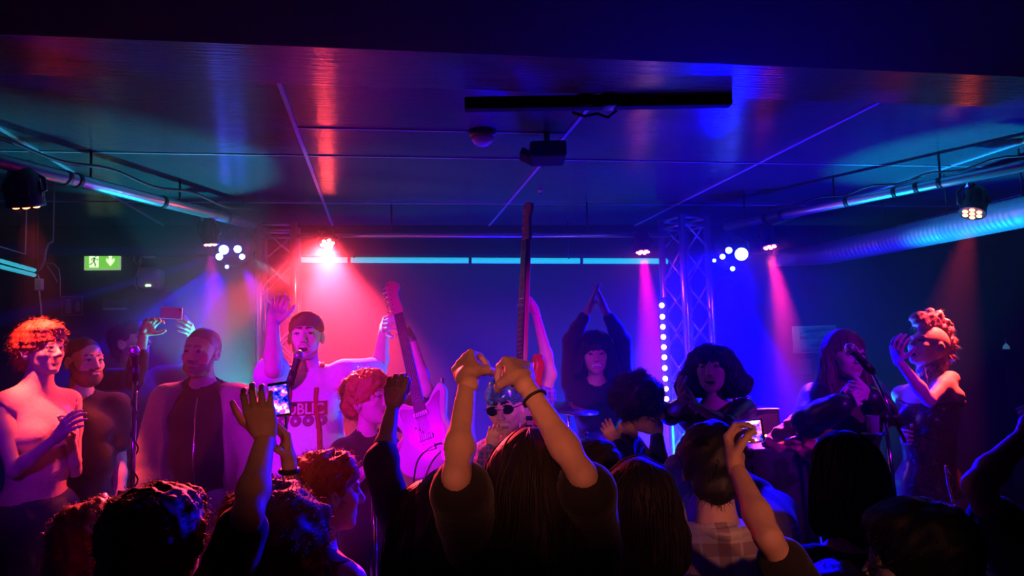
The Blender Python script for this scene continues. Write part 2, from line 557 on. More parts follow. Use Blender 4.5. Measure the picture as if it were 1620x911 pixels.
def derby(pos, hang, lenses, spots, label, col, s):
    """ball effect light: dark half dome with round lenses on short snouts"""
    pos = Vector(pos)
    root = empty('effect_light', pos, label, 'stage light')
    b = MB()
    b.lathe([(.05, .09), (.10, .085), (.11, .05), (.11, 0), (.095, -.04), (.06, -.075), (.02, -.09)], Matrix.Translation(pos), 24)
    b.build('housing', M_blk, root, True)
    for i, (px, py, d, r) in enumerate(lenses):
        p = P(px, py, d)
        n = (Vector((0, 0, CAMZ - .2)) - p).normalized()
        R = frame_from(n)
        sn = MB(); sn.tube([p - n * .07, p - n * .003], r * 1.1, 14)
        snout = sn.build('snout', M_blk, root, True)
        le = MB(); le.sphere(p, (r, r, r * .35), 8, R)
        le.build('lens', emis('derby_lens_%s_%d' % (label[:5], i), col, s), snout, True)
    y = MB(); y.tube([Vector(hang), pos + Vector((0, 0, .07))], .010, 10)
    y.tube([pos + Vector((-.12, 0, .0)), pos + Vector((-.12, 0, .1)), Vector(hang)], .007, 8)
    y.tube([pos + Vector((.12, 0, .0)), pos + Vector((.12, 0, .1)), Vector(hang)], .007, 8)
    y.build('yoke', M_blk, root, True)
    for (aim, c, pw, an, bl) in spots:
        l = spot('beam', (0, 0, 0), (0, 0, -1), c, pw, an, bl, .02)
        l.parent = root
        d = (Vector(aim) - pos).normalized()
        l.location = d * .16
        l.rotation_euler = d.to_track_quat('-Z', 'Y').to_euler()
    return root

derby(P(372, 399, 4.72), P(385, 352, 4.72),
      [(354, 395, 4.6, .030), (376, 394, 4.6, .024), (383, 406, 4.6, .018), (347, 406, 4.6, .022), (359, 422, 4.6, .012)],
      [(P(120, 396, 4.9), BLUE, 500, 4, .3), (P(150, 560, 4.8), BLUE, 2400, 7, .3), (P(90, 480, 4.9), BLUE, 1300, 4, .3), (P(250, 640, 4.8), BLUE, 2400, 7, .3), (P(330, 640, 4.8), BLUE, 900, 5, .3), (P(230, 620, 4.2), BLUE, 130, 80, .9), (P(785, 612, 3.3), CYAN, 260, 6, .6),
       (P(330, 560, 3.5), BLUE, 60, 6, .4), (P(480, 600, 4.3), (.12, 0, 1), 120, 40, .8)],
      'blue white effect light with four round lenses by the left truss', (0.04, .07, 1), 34)
derby(P(1158, 408, 4.9), P(1150, 366, 4.95),
      [(1173, 402, 4.75, .042), (1153, 396, 4.78, .022), (1143, 406, 4.8, .018), (1159, 425, 4.8, .016), (1130, 412, 4.8, .012)],
      [(P(1120, 640, 5.0), BLUE, 4000, 100, .9), (P(1080, 660, 3.6), BLUE, 1300, 110, .9), (P(960, 640, 4.2), BLUE, 600, 40, .8), (P(1450, 470, 4.6), BLUE, 200, 7, .5), (P(1560, 520, 4.6), BLUE, 240, 7, .5),
       (P(1320, 620, 3.6), BLUE, 90, 12, .5)],
      'blue white effect light with a large lens right of the bulb strip', (0.02, .10, 1), 160)

# vertical strip of bulbs by the right truss
def bulb_strip():
    top, bot = P(1047, 470, 4.82), P(1055, 645, 4.82)
    root = empty('bulb_strip', (bot.x, bot.y, SZ), 'vertical strip of ten round pink white bulbs in front of the right truss', 'stage light')
    k = MB()
    ax = (top - bot).normalized()
    Rr = frame_from(ax)
    c = (top + bot) / 2 + Vector((.01, .035, 0))
    k.box(c, (.06, .04, (top - bot).length), Rr, .006)
    k.build('housing', M_blk, root)
    st = MB()
    st.tube([(bot.x + .01, bot.y + .035, SZ + .01), bot + Vector((.01, .035, .05))], .016, 12)
    st.box((bot.x + .01, bot.y + .035, SZ + .01), (.2, .18, .02), None, .005)
    st.build('stand', M_blk, root, True)
    E = emis('strip_bulb', (1.0, .35, .90), 16)
    ys = [483, 501, 517, 533, 549, 565, 582, 599, 615, 631]
    for i, y in enumerate(ys):
        b = MB(); b.sphere(P(1047 + (y - 483) * .048, y, 4.80), .0165, 8)
        b.build('bulb', E, root, True)
bulb_strip()
# ------------------------------------------------------------------ bodies: smooth surfaces grown from a skeleton
def nrm(v):
    v = Vector(v)
    return v.normalized() if v.length > 1e-9 else Vector((0, 0, 1))

class Field:
    """a distance field sampled on a grid, skinned by surface nets"""
    def __init__(s):
        s.p = []
    def cone(s, a, b, ra, rb=None, k=.02, m=0, op='+'):
        s.p.append(('C', Vector(a), Vector(b), ra, ra if rb is None else rb, k, m, op)); return s
    def ell(s, c, r, R=None, k=.02, m=0, op='+'):
        if isinstance(r, (int, float)): r = (r, r, r)
        s.p.append(('E', Vector(c), r, R, None, k, m, op)); return s
    def half(s, c, n, k=.003):
        s.p.append(('H', Vector(c), nrm(n), None, None, k, 0, '-')); return s
    def inflated(s, t, only=None):
        f = Field()
        for p in s.p:
            if p[7] != '+': continue
            if p[0] == 'C': f.p.append(('C', p[1], p[2], p[3] + t, p[4] + t) + p[5:])
            else: f.p.append(('E', p[1], tuple(x + t for x in p[2])) + p[3:])
        return f
    def bounds(s):
        lo = np.array([1e9] * 3); hi = -lo
        for p in s.p:
            if p[7] != '+' or p[0] == 'H': continue
            if p[0] == 'C':
                for c, r in ((p[1], p[3]), (p[2], p[4])):
                    lo = np.minimum(lo, np.array(c) - r); hi = np.maximum(hi, np.array(c) + r)
            else:
                r = max(p[2]); lo = np.minimum(lo, np.array(p[1]) - r); hi = np.maximum(hi, np.array(p[1]) + r)
        return lo, hi
    def mesh(s, h, noise=None, pad=None):
        lo, hi = s.bounds()
        pad = pad or (2.5 * h + (noise[0] * 1.5 if noise else 0))
        lo = lo - pad; hi = hi + pad
        n = np.ceil((hi - lo) / h).astype(int) + 1
        D = np.full(n, 0.06, np.float32)
        NM = np.full(n, 9.0, np.float32)
        MM = np.zeros(n, np.int8)
        ax = [lo[i] + h * np.arange(n[i]) for i in range(3)]
        for p in s.p:
            k = p[5]
            if p[0] == 'C':
                r = max(p[3], p[4]); a = np.array(p[1]); b = np.array(p[2])
                l = np.minimum(a, b) - r - k - 3 * h - .02; u = np.maximum(a, b) + r + k + 3 * h + .02
            elif p[0] == 'E':
                r = max(p[2]); l = np.array(p[1]) - r - k - 3 * h - .02; u = np.array(p[1]) + r + k + 3 * h + .02
            else:
                l, u = lo, hi
            i0 = np.clip(np.floor((l - lo) / h).astype(int), 0, n); i1 = np.clip(np.ceil((u - lo) / h).astype(int) + 1, 0, n)
            if np.any(i1 <= i0): continue
            sl = tuple(slice(i0[i], i1[i]) for i in range(3))
            X = ax[0][sl[0]][:, None, None].astype(np.float32); Y = ax[1][sl[1]][None, :, None].astype(np.float32); Z = ax[2][sl[2]][None, None, :].astype(np.float32)
            if p[0] == 'C':
                a = p[1]; d = p[2] - p[1]; L2 = max(d.length_squared, 1e-10)
                t = np.clip(((X - a.x) * d.x + (Y - a.y) * d.y + (Z - a.z) * d.z) / L2, 0, 1)
                q = np.sqrt((X - a.x - t * d.x) ** 2 + (Y - a.y - t * d.y) ** 2 + (Z - a.z - t * d.z) ** 2) - (p[3] + (p[4] - p[3]) * t)
            elif p[0] == 'E':
                c = p[1]; R = p[3]
                x, y, z = X - c.x, Y - c.y, Z - c.z
                if R is not None:
                    x, y, z = (R[0][0] * x + R[1][0] * y + R[2][0] * z, R[0][1] * x + R[1][1] * y + R[2][1] * z, R[0][2] * x + R[1][2] * y + R[2][2] * z)
                rx, ry, rz = p[2]
                k0 = np.sqrt((x / rx) ** 2 + (y / ry) ** 2 + (z / rz) ** 2)
                k1 = np.sqrt((x / rx ** 2) ** 2 + (y / ry ** 2) ** 2 + (z / rz ** 2) ** 2)
                q = k0 * (k0 - 1.0) / np.maximum(k1, 1e-6)
            else:
                c, nn = p[1], p[2]
                q = -((X - c.x) * nn.x + (Y - c.y) * nn.y + (Z - c.z) * nn.z)
            cur = D[sl]
            if p[7] == '+':
                hh = np.clip(0.5 + 0.5 * (cur - q) / max(k, 1e-5), 0, 1)
                D[sl] = cur * (1 - hh) + q * hh - k * hh * (1 - hh)
                nm = NM[sl]; w = q < nm
                mm = MM[sl]; mm[w] = p[6]; MM[sl] = mm
                nm = np.where(w, q, nm); NM[sl] = nm
            elif p[7] == 'm':       # only recolours
                w = q < 0.0
                mm = MM[sl]; mm[w] = p[6]; MM[sl] = mm
            else:
                q = -q
                hh = np.clip(0.5 - 0.5 * (cur - q) / max(k, 1e-5), 0, 1)
                D[sl] = cur * (1 - hh) + q * hh + k * hh * (1 - hh)
                if p[6]:
                    mm = MM[sl]; mm[q > cur - .004] = p[6]; MM[sl] = mm
        if noise:
            amp, freq, seed = noise[:3]
            rg = np.random.RandomState(seed)
            X = ax[0][:, None, None]; Y = ax[1][None, :, None]; Z = ax[2][None, None, :]
            N = np.zeros(n, np.float32)
            for o in range(2 if len(noise) < 4 else noise[3]):
                for i in range(5):
                    v = rg.normal(size=3); v /= np.linalg.norm(v); v *= freq * (2.1 ** o) * rg.uniform(.7, 1.3)
                    N += (np.sin(X * v[0] + Y * v[1] + Z * v[2] + rg.uniform(0, 6.28)) * (0.32 / (1.7 ** o))).astype(np.float32)
            D += amp * N
        return nets(D, lo, h, MM)

def nets(D, lo, h, MM):
    S = D < 0
    nx, ny, nz = D.shape
    cnt = np.zeros((nx - 1, ny - 1, nz - 1), np.int8)
    for a in (0, 1):
        for b in (0, 1):
            for c in (0, 1):
                cnt += S[a:nx - 1 + a, b:ny - 1 + b, c:nz - 1 + c]
    act = (cnt > 0) & (cnt < 8)
    idx = np.argwhere(act)
    if len(idx) == 0:
        return np.zeros((0, 3)), np.zeros((0, 4), int), np.zeros(0, int)
    idm = np.full(act.shape, -1, np.int64)
    idm[act] = np.arange(len(idx))
    acc = np.zeros((len(idx), 3)); w = np.zeros(len(idx))
    I, J, K = idx.T
    cor = [(a, b, c) for a in (0, 1) for b in (0, 1) for c in (0, 1)]
    vals = {c: D[I + c[0], J + c[1], K + c[2]] for c in cor}
    for c in cor:
        for axn in range(3):
            if c[axn] == 0:
                e = list(c); e[axn] = 1; e = tuple(e)
                da, db = vals[c], vals[e]
                cr = (da < 0) != (db < 0)
                t = np.where(cr, da / np.where(cr, da - db, 1), 0)
                pos = np.array(c, float)[None, :].repeat(len(idx), 0)
                pos[:, axn] += t
                acc[cr] += pos[cr]; w[cr] += 1
    V = lo + h * (idx + acc / np.maximum(w, 1)[:, None])
    quads = []
    # edges along x
    def ring(ax0):
        o = [slice(1, None)] * 3
        if ax0 == 0:
            A = S[:-1, 1:-1, 1:-1]; B = S[1:, 1:-1, 1:-1]
            e = np.argwhere(A != B); i, j, k = e[:, 0], e[:, 1] + 1, e[:, 2] + 1
            q = np.stack([idm[i, j - 1, k - 1], idm[i, j, k - 1], idm[i, j, k], idm[i, j - 1, k]], 1); s = A[e[:, 0], e[:, 1], e[:, 2]]
        elif ax0 == 1:
            A = S[1:-1, :-1, 1:-1]; B = S[1:-1, 1:, 1:-1]
            e = np.argwhere(A != B); i, j, k = e[:, 0] + 1, e[:, 1], e[:, 2] + 1
            q = np.stack([idm[i - 1, j, k - 1], idm[i - 1, j, k], idm[i, j, k], idm[i, j, k - 1]], 1); s = A[e[:, 0], e[:, 1], e[:, 2]]
        else:
            A = S[1:-1, 1:-1, :-1]; B = S[1:-1, 1:-1, 1:]
            e = np.argwhere(A != B); i, j, k = e[:, 0] + 1, e[:, 1] + 1, e[:, 2]
            q = np.stack([idm[i - 1, j - 1, k], idm[i, j - 1, k], idm[i, j, k], idm[i - 1, j, k]], 1); s = A[e[:, 0], e[:, 1], e[:, 2]]
        q[~s] = q[~s][:, ::-1]
        return q
    Q = np.concatenate([ring(0), ring(1), ring(2)])
    Q = Q[(Q >= 0).all(1)]
    vm = MM[I, J, K]
    fm = vm[Q[:, 0]]
    return V, Q, fm

def np_mesh(name, pieces, mats, origin, parent=None):
    vs, fs, ms = [], [], []; n = 0
    for V, Q, fm in pieces:
        vs.append(V); fs.append(Q + n); ms.append(fm); n += len(V)
    V = np.concatenate(vs); Q = np.concatenate(fs); fm = np.concatenate(ms)
    V = V - np.array(origin)[None, :]
    me = bpy.data.meshes.new(name)
    me.vertices.add(len(V)); me.vertices.foreach_set('co', V.astype(np.float32).ravel())
    me.loops.add(len(Q) * 4); me.loops.foreach_set('vertex_index', Q.astype(np.int32).ravel())
    me.polygons.add(len(Q)); me.polygons.foreach_set('loop_start', np.arange(0, len(Q) * 4, 4, dtype=np.int32))
    for m in mats: me.materials.append(m)
    me.update(calc_edges=True)
    me.polygons.foreach_set('material_index', fm.astype(np.int32))
    me.polygons.foreach_set('use_smooth', np.ones(len(Q), bool))
    me.update(); me.validate()
    o = bpy.data.objects.new(name, me)
    COL.objects.link(o)
    if parent is not None: o.parent = parent
    else: o.location = origin
    o['_o'] = tuple(origin)
    return o

def strand_tubes(V, Q, count, length, curl, grav, seed, r=.0011, flow=None, out=.6, keep=None):
    """hair strands growing off a hair surface"""
    rg = np.random.RandomState(seed)
    vs, fs = [], []
    if len(Q) == 0: return None
    sel = rg.randint(0, len(Q), count * 3)
    made = 0
    for f in sel:
        if made >= count: break
        q = Q[f]
        a, b, c = V[q[0]], V[q[1]], V[q[2]]
        nn = np.cross(b - a, c - a); l = np.linalg.norm(nn)
        if l < 1e-12: continue
        nn /= l
        if keep is not None and not keep(a, nn): continue
        made += 1
        p = a - nn * .003
        d = nn * out + rg.normal(size=3) * .35 + (np.array(flow) if flow is not None else 0)
        d /= np.linalg.norm(d)
        u = np.cross(d, rg.normal(size=3)); u /= np.linalg.norm(u)
        w = np.cross(d, u)
        L = length * rg.uniform(.5, 1.2)
        N = 7; ph = rg.uniform(0, 6.28); base = len(vs)
        for i in range(N):
            t = i / (N - 1)
            c0 = p + d * L * t * (1 - .3 * t * grav) + np.array((0, 0, -1)) * grav * L * t * t * .8
            c0 = c0 + (u * math.sin(ph + t * 7) + w * math.cos(ph + t * 7)) * curl * t
            rr = r * (1 - .6 * t)
            for j in range(3):
                an = 2.094 * j
                vs.append(c0 + (u * math.cos(an) + w * math.sin(an)) * rr)
        for i in range(N - 1):
            for j in range(3):
                fs.append((base + i * 3 + j, base + i * 3 + (j + 1) % 3, base + (i + 1) * 3 + (j + 1) % 3, base + (i + 1) * 3 + j))
    if not vs: return None
    return np.array(vs), np.array(fs), np.zeros(len(fs), int)

def fvec(yaw):
    a = math.radians(yaw)
    return Vector((math.sin(a), -math.cos(a), 0))

def solve(p0, px, py, dhint, length):
    """point on the pixel ray at the given distance from p0, nearest the depth hint"""
    o = Vector((0, 0, CAMZ)); r = ray(px, py)
    oc = o - p0
    A = r.dot(r); B = 2 * r.dot(oc); C = oc.dot(oc) - length * length
    disc = B * B - 4 * A * C
    if disc < 0:
        t = -B / (2 * A)
        q = o + r * t
        return q
    s = math.sqrt(disc)
    ts = [(-B - s) / (2 * A), (-B + s) / (2 * A)]
    return o + r * min(ts, key=lambda t: abs(t - dhint))

def hand_field(w, d, n, right, curl=.25, spread=.12, s=1.0, thumb=.3, curls=None):
    d = nrm(d); n = nrm(Vector(n) - d * Vector(n).dot(d))
    t = d.cross(n) * (1 if right else -1)
    f = Field()
    offs = [.031, .011, -.010, -.029]
    lens = [(.042, .026, .021), (.046, .029, .022), (.042, .027, .021), (.033, .021, .019)]
    kn = [.084, .088, .084, .076]
    W = Vector(w)
    f.cone(W - d * .02 * s, W + d * .012 * s, .025 * s, .025 * s, k=.01)
    for i in range(4):
        K = W + (d * kn[i] + t * offs[i]) * s
        f.cone(W + (d * .012 + t * offs[i] * .5) * s, K, .0165 * s, .0115 * s, k=.012)
    f.ell(W + (d * .038 + t * .020 + n * .012) * s, (.017 * s,) * 3, k=.014)
    f.ell(W + (d * .04 - t * .020 + n * .010) * s, (.016 * s,) * 3, k=.014)
    for i in range(4):
        K = W + (d * kn[i] + t * offs[i]) * s
        c = curls[i] if curls else curl
        dd = nrm(d + t * offs[i] * spread * 60 * (1 - c))
        p = K; ang = 0
        rad = [.0098, .0088, .0080, .0068]
        if i == 3: rad = [x * .87 for x in rad]
        for j in range(3):
            ang += math.radians((75, 85, 50)[j]) * c + .03
            v = dd * math.cos(ang) + n * math.sin(ang)
            q = p + v * lens[i][j] * s
            f.cone(p, q, rad[j] * s, rad[j + 1] * s, k=.0035)
            p = q
    b = W + (d * .020 + t * .024 + n * .010) * s
    v = nrm(t * (.95 - .7 * thumb) + d * .62 + n * (.25 + .9 * thumb))
    q = b + v * .040 * s
    f.cone(b, q, .0145 * s, .012 * s, k=.01)
    v2 = nrm(v + d * .35 - t * .5 * thumb + n * .4 * thumb); q2 = q + v2 * .031 * s
    f.cone(q, q2, .0118 * s, .0105 * s, k=.004)
    v3 = nrm(v2 + d * .1 - t * .6 * thumb); q3 = q2 + v3 * .025 * s
    f.cone(q2, q3, .0105 * s, .0082 * s, k=.004)
    return f

SKIN, HAIRM, LIP, EYE, DARK, WHITE = 0, 1, 2, 3, 4, 5
def head_field(H, R, opt):
    """H: eye-level centre of the head, R: columns right, forward, up"""
    f = Field()
    s = opt.get('hs', 1.0)
    T = lambda x, y, z: H + R @ (Vector((x, y, z)) * s)
    E = lambda c, r, k=.02, m=0, op='+', rot=None: f.ell(T(*c), tuple(v * s for v in r), (R @ rot) if rot else R, k, m, op)
    C = lambda a, b, ra, rb=None, k=.012, m=0, op='+': f.cone(T(*a), T(*b), ra * s, (ra if rb is None else rb) * s, k, m, op)
    E((0, -.018, .030), (.076, .094, .088))
    E((0, .022, -.015), (.063, .068, .088), k=.03)
    E((0, .028, -.066), (.049 * opt.get('jaw', 1), .052, .044), k=.03)
    E((0, .066, -.098), (.020, .017, .015), k=.025)
    C((-.030, .079, .024), (.030, .079, .024), .011, k=.018)
    for x in (-1, 1):
        E((x * .040, .060, -.022), (.021, .02, .019), k=.02)
        E((x * .031, .101, .004), (.018, .018, .0135), k=.012, op='-')
        E((x * .031, .0765, .004), (.0125, .0125, .0115), k=.001, m=EYE if opt.get('eyes_closed') is None else SKIN)
        E((x * .031, .0885, .0035), (.0055, .0025, .0055), k=.001, m=DARK)
        C((x * .018, .090, .0135), (x * .043, .083, .0135), .0038, k=.004)     # upper lid
        C((x * .019, .089, -.0065), (x * .042, .083, -.006), .0030, k=.004)
        C((x * .014, .0925, .0295), (x * .046, .083, .031), .0042, .003, k=.003, m=HAIRM)   # brow
        E((x * .079, -.006, -.006), (.010, .021, .032), k=.006, rot=Matrix.Rotation(x * .35, 3, 'Z'))
        E((x * .087, .001, -.002), (.006, .009, .015), k=.006, op='-')
    C((0, .088, .010), (0, .107, -.026), .0085, .0125, k=.014)
    for x in (-1, 1):
        E((x * .011, .100, -.033), (.0085, .010, .007), k=.008)
        E((x * .006, .106, -.0405), (.004, .006, .004), k=.003, op='-', m=DARK)
    mo = opt.get('mouth', 'closed')
    if mo == 'open':
        E((0, .085, -.070), (.021, .02, .015), k=.006, op='-', m=DARK)
        C((-.016, .085, -.056), (.016, .085, -.056), .0045, k=.006, m=LIP)
        C((-.014, .081, -.085), (.014, .081, -.085), .005, k=.006, m=LIP)
        C((-.012, .083, -.061), (.012, .083, -.061), .004, k=.001, m=WHITE)
    elif mo == 'smile':
        C((-.023, .078, -.058), (-.006, .085, -.063), .0034, k=.005, m=LIP)
        C((.023, .078, -.058), (.006, .085, -.063), .0034, k=.005, m=LIP)
        C((-.016, .0845, -.065), (.016, .0845, -.065), .005, k=.002, m=WHITE)
        C((-.013, .084, -.0725), (.013, .084, -.0725), .0042, k=.005, m=LIP)
    else:
        C((-.017, .0825, -.062), (.017, .0825, -.062), .0040, k=.006, m=LIP)
        C((-.013, .0825, -.069), (.013, .0825, -.069), .0045, k=.006, m=LIP)
    if opt.get('beard'):
        b = opt['beard']
        E((0, .034, -.078), (.055 + b, .054 + b, .042 + b * 1.4), k=.008, m=HAIRM)
        for x in (-1, 1):
            C((x * .066, .008, -.018), (x * .052, .03, -.075), .011 + b * .6, .017 + b, k=.008, m=HAIRM)
        C((-.022, .091, -.0515), (.022, .091, -.0515), .006, k=.003, m=HAIRM)
        C((-.015, .094, -.064), (.015, .094, -.064), .0055, k=.002, m=LIP)
    return f, T

def hair_field(H, R, kind, s=1.0, extra=()):
    f = Field()
    T = lambda x, y, z: H + R @ (Vector((x, y, z)) * s)
    E = lambda c, r, k=.02, m=0, op='+', rot=None: f.ell(T(*c), tuple(v * s for v in r), (R @ rot) if rot else R, k, m, op)
    C = lambda a, b, ra, rb=None, k=.02, m=0, op='+': f.cone(T(*a), T(*b), ra * s, (ra if rb is None else rb) * s, k, m, op)
    def face(w=.062, top=.05, d=.1):
        E((0, d + .03, -.035), (w, .085, top + .035), k=.015, op='-')
    if kind == 'crop':
        E((0, -.022, .034), (.080, .097, .090))
        face(.066, .05); f.half(T(0, 0, -.035), R @ Vector((0, .35, -1)))
    elif kind == 'short':
        E((0, -.025, .040), (.088, .105, .094)); E((0, .03, .085), (.06, .06, .04), k=.03)
        face(.062, .045); E((0, -.08, -.03), (.06, .04, .05), k=.02)
        f.half(T(0, 0, -.055), R @ Vector((0, .3, -1)))
    elif kind == 'curly_short':
        E((0, -.025, .050), (.102, .115, .098)); E((0, .045, .09), (.075, .06, .045), k=.03)
        E((0, -.09, -.02), (.075, .05, .06), k=.03)
        face(.060, .035); f.half(T(0, 0, -.075), R @ Vector((0, .25, -1)))
    elif kind == 'bob':
        E((0, -.025, .045), (.098, .112, .094))
        for x in (-1, 1):
            C((x * .078, -.02, .02), (x * .098, .0, -.10), .038, .045); C((x * .05, -.08, 0), (x * .06, -.08, -.11), .05, .055)
        C((-.045, .082, .05), (.045, .082, .05), .020, k=.02)      # fringe
        E((0, .12, -.06), (.058, .08, .092), k=.012, op='-')
        f.half(T(0, 0, -.14), R @ Vector((0, 0, -1)))
    elif kind == 'big_bob':
        E((0, -.03, .045), (.115, .125, .10))
        for x in (-1, 1):
            C((x * .09, -.02, .03), (x * .13, -.02, -.09), .05, .075); C((x * .05, -.09, 0), (x * .075, -.10, -.10), .06, .075)
        C((-.045, .085, .055), (.045, .085, .055), .024, k=.02)
        E((0, .13, -.065), (.060, .085, .095), k=.012, op='-')
        f.half(T(0, 0, -.155), R @ Vector((0, 0, -1)), .02)
    elif kind == 'afro':
        E((0, -.03, .04), (.16, .165, .15)); face(.058, .03, .13)
    elif kind == 'long':
        E((0, -.025, .040), (.092, .108, .092))
        for x in (-1, 1):
            C((x * .07, -.02, .01), (x * .105, -.01, -.18), .038, .045); C((x * .1, -.01, -.18), (x * .11, .03, -.36), .042, .028)
        C((0, -.08, 0), (0, -.12, -.2), .07, .085); C((0, -.12, -.2), (0, -.13, -.42), .085, .06, k=.04)
        face(.056, .055, .1)
    elif kind == 'long_back':       # seen from behind
        E((0, -.025, .040), (.095, .112, .094))
        for x in (-1, 1):
            C((x * .06, -.03, .0), (x * .10, -.05, -.22), .05, .065); C((x * .10, -.05, -.22), (x * .12, -.05, -.5), .062, .05)
        C((0, -.08, 0), (0, -.12, -.2), .08, .09); C((0, -.12, -.2), (0, -.13, -.5), .09, .08, k=.04)
        face(.056, .055, .1)
    elif kind == 'lob_back':
        E((0, -.025, .040), (.094, .112, .094))
        for x in (-1, 1):
            C((x * .06, -.03, .0), (x * .075, -.035, -.12), .052, .05)
        C((0, -.075, 0), (0, -.085, -.12), .075, .07, k=.04)
        face(.056, .055, .1)
    elif kind == 'mohawk':
        for i in range(9):
            a = math.radians(58 - i * 21)
            c = (0, -.02 + math.sin(a) * .098, .035 + math.cos(a) * .092)
            tip = (0, -.02 + math.sin(a + .1) * .145, .035 + math.cos(a + .1) * (.155 if i < 4 else .135))
            C(c, tip, .026, .022 if i < 5 else .018, k=.02)
        C((0, .055, .125), (0, .105, .115), .03, .022, k=.03)
        E((0, -.11, -.05), (.03, .035, .07), k=.03)
    elif kind == 'cap':     # knitted cap
        E((0, -.02, .045), (.086, .104, .090))
        face(.09, .03, .12); f.half(T(0, 0, .02), R @ Vector((0, -.25, -1)), .006)
    for e in extra:
        if e[0] == 'E': E(*e[1:])
        else: C(*e[1:])
    return f

HAIRPRE = {'crop': (.0012, 120, 0), 'short': (.004, 90, 500), 'curly_short': (.007, 95, 1500), 'bob': (.003, 60, 500), 'big_bob': (.007, 60, 900),
           'afro': (.010, 60, 1800), 'long': (.004, 45, 500), 'long_back': (.004, 40, 700), 'lob_back': (.004, 45, 600), 'mohawk': (.006, 100, 900), 'cap': (.0010, 200, 0)}
HAIRSTYLE = {'short': 'out', 'curly_short': 'curl', 'afro': 'curl', 'mohawk': 'out', 'bob': 'lie', 'big_bob': 'wave', 'long': 'lie', 'long_back': 'lie', 'lob_back': 'lie'}

def lying_strands(V, Q, count, length, seed, r=.0018, wave=.0, lift=.003, flow=(0, 0, -1)):
    """locks that follow the hair surface downwards"""
    rg = np.random.RandomState(seed)
    bv = BVHTree.FromPolygons([tuple(v) for v in V], [tuple(int(i) for i in q) for q in Q])
    vs, fs = [], []
    N = 9
    for f in rg.randint(0, len(Q), count):
        p = Vector(V[Q[f][0]]); L = length * rg.uniform(.5, 1.2) / N
        h = bv.find_nearest(p)
        if h[0] is None: continue
        pts = []
        ph = rg.uniform(0, 6.28); rnd = Vector(rg.normal(size=3)) * .12
        lf = lift * rg.uniform(-.3, 1.6)
        for i in range(N):
            nn = h[1]
            pts.append((h[0] + nn * lf, nn))
            d = Vector(flow) + rnd + nn.cross(Vector((0, 0, 1))) * (wave * math.sin(ph + i * 1.3))
            d = d - nn * d.dot(nn)
            if d.length < .15: d = Vector(rg.normal(size=3)); d = d - nn * d.dot(nn)
            h = bv.find_nearest(h[0] + d.normalized() * L)
            if h[0] is None: break
        if len(pts) < N: continue
        base = len(vs)
        for i, (c, nn) in enumerate(pts):
            t = (pts[min(i + 1, N - 1)][0] - pts[max(i - 1, 0)][0])
            t = t.normalized() if t.length > 1e-6 else Vector((0, 0, 1))
            u = t.cross(nn)
            rr = r * (1.0 - .75 * abs(2 * i / (N - 1) - .9))
            vs += [c + u * rr * 1.6, c + nn * rr, c - u * rr * 1.6, c - nn * rr]
        for i in range(N - 1):
            for j in range(4):
                fs.append((base + i * 4 + j, base + i * 4 + (j + 1) % 4, base + (i + 1) * 4 + (j + 1) % 4, base + (i + 1) * 4 + j))
    if not vs: return None
    return np.array([tuple(v) for v in vs]), np.array(fs), np.zeros(len(fs), int)

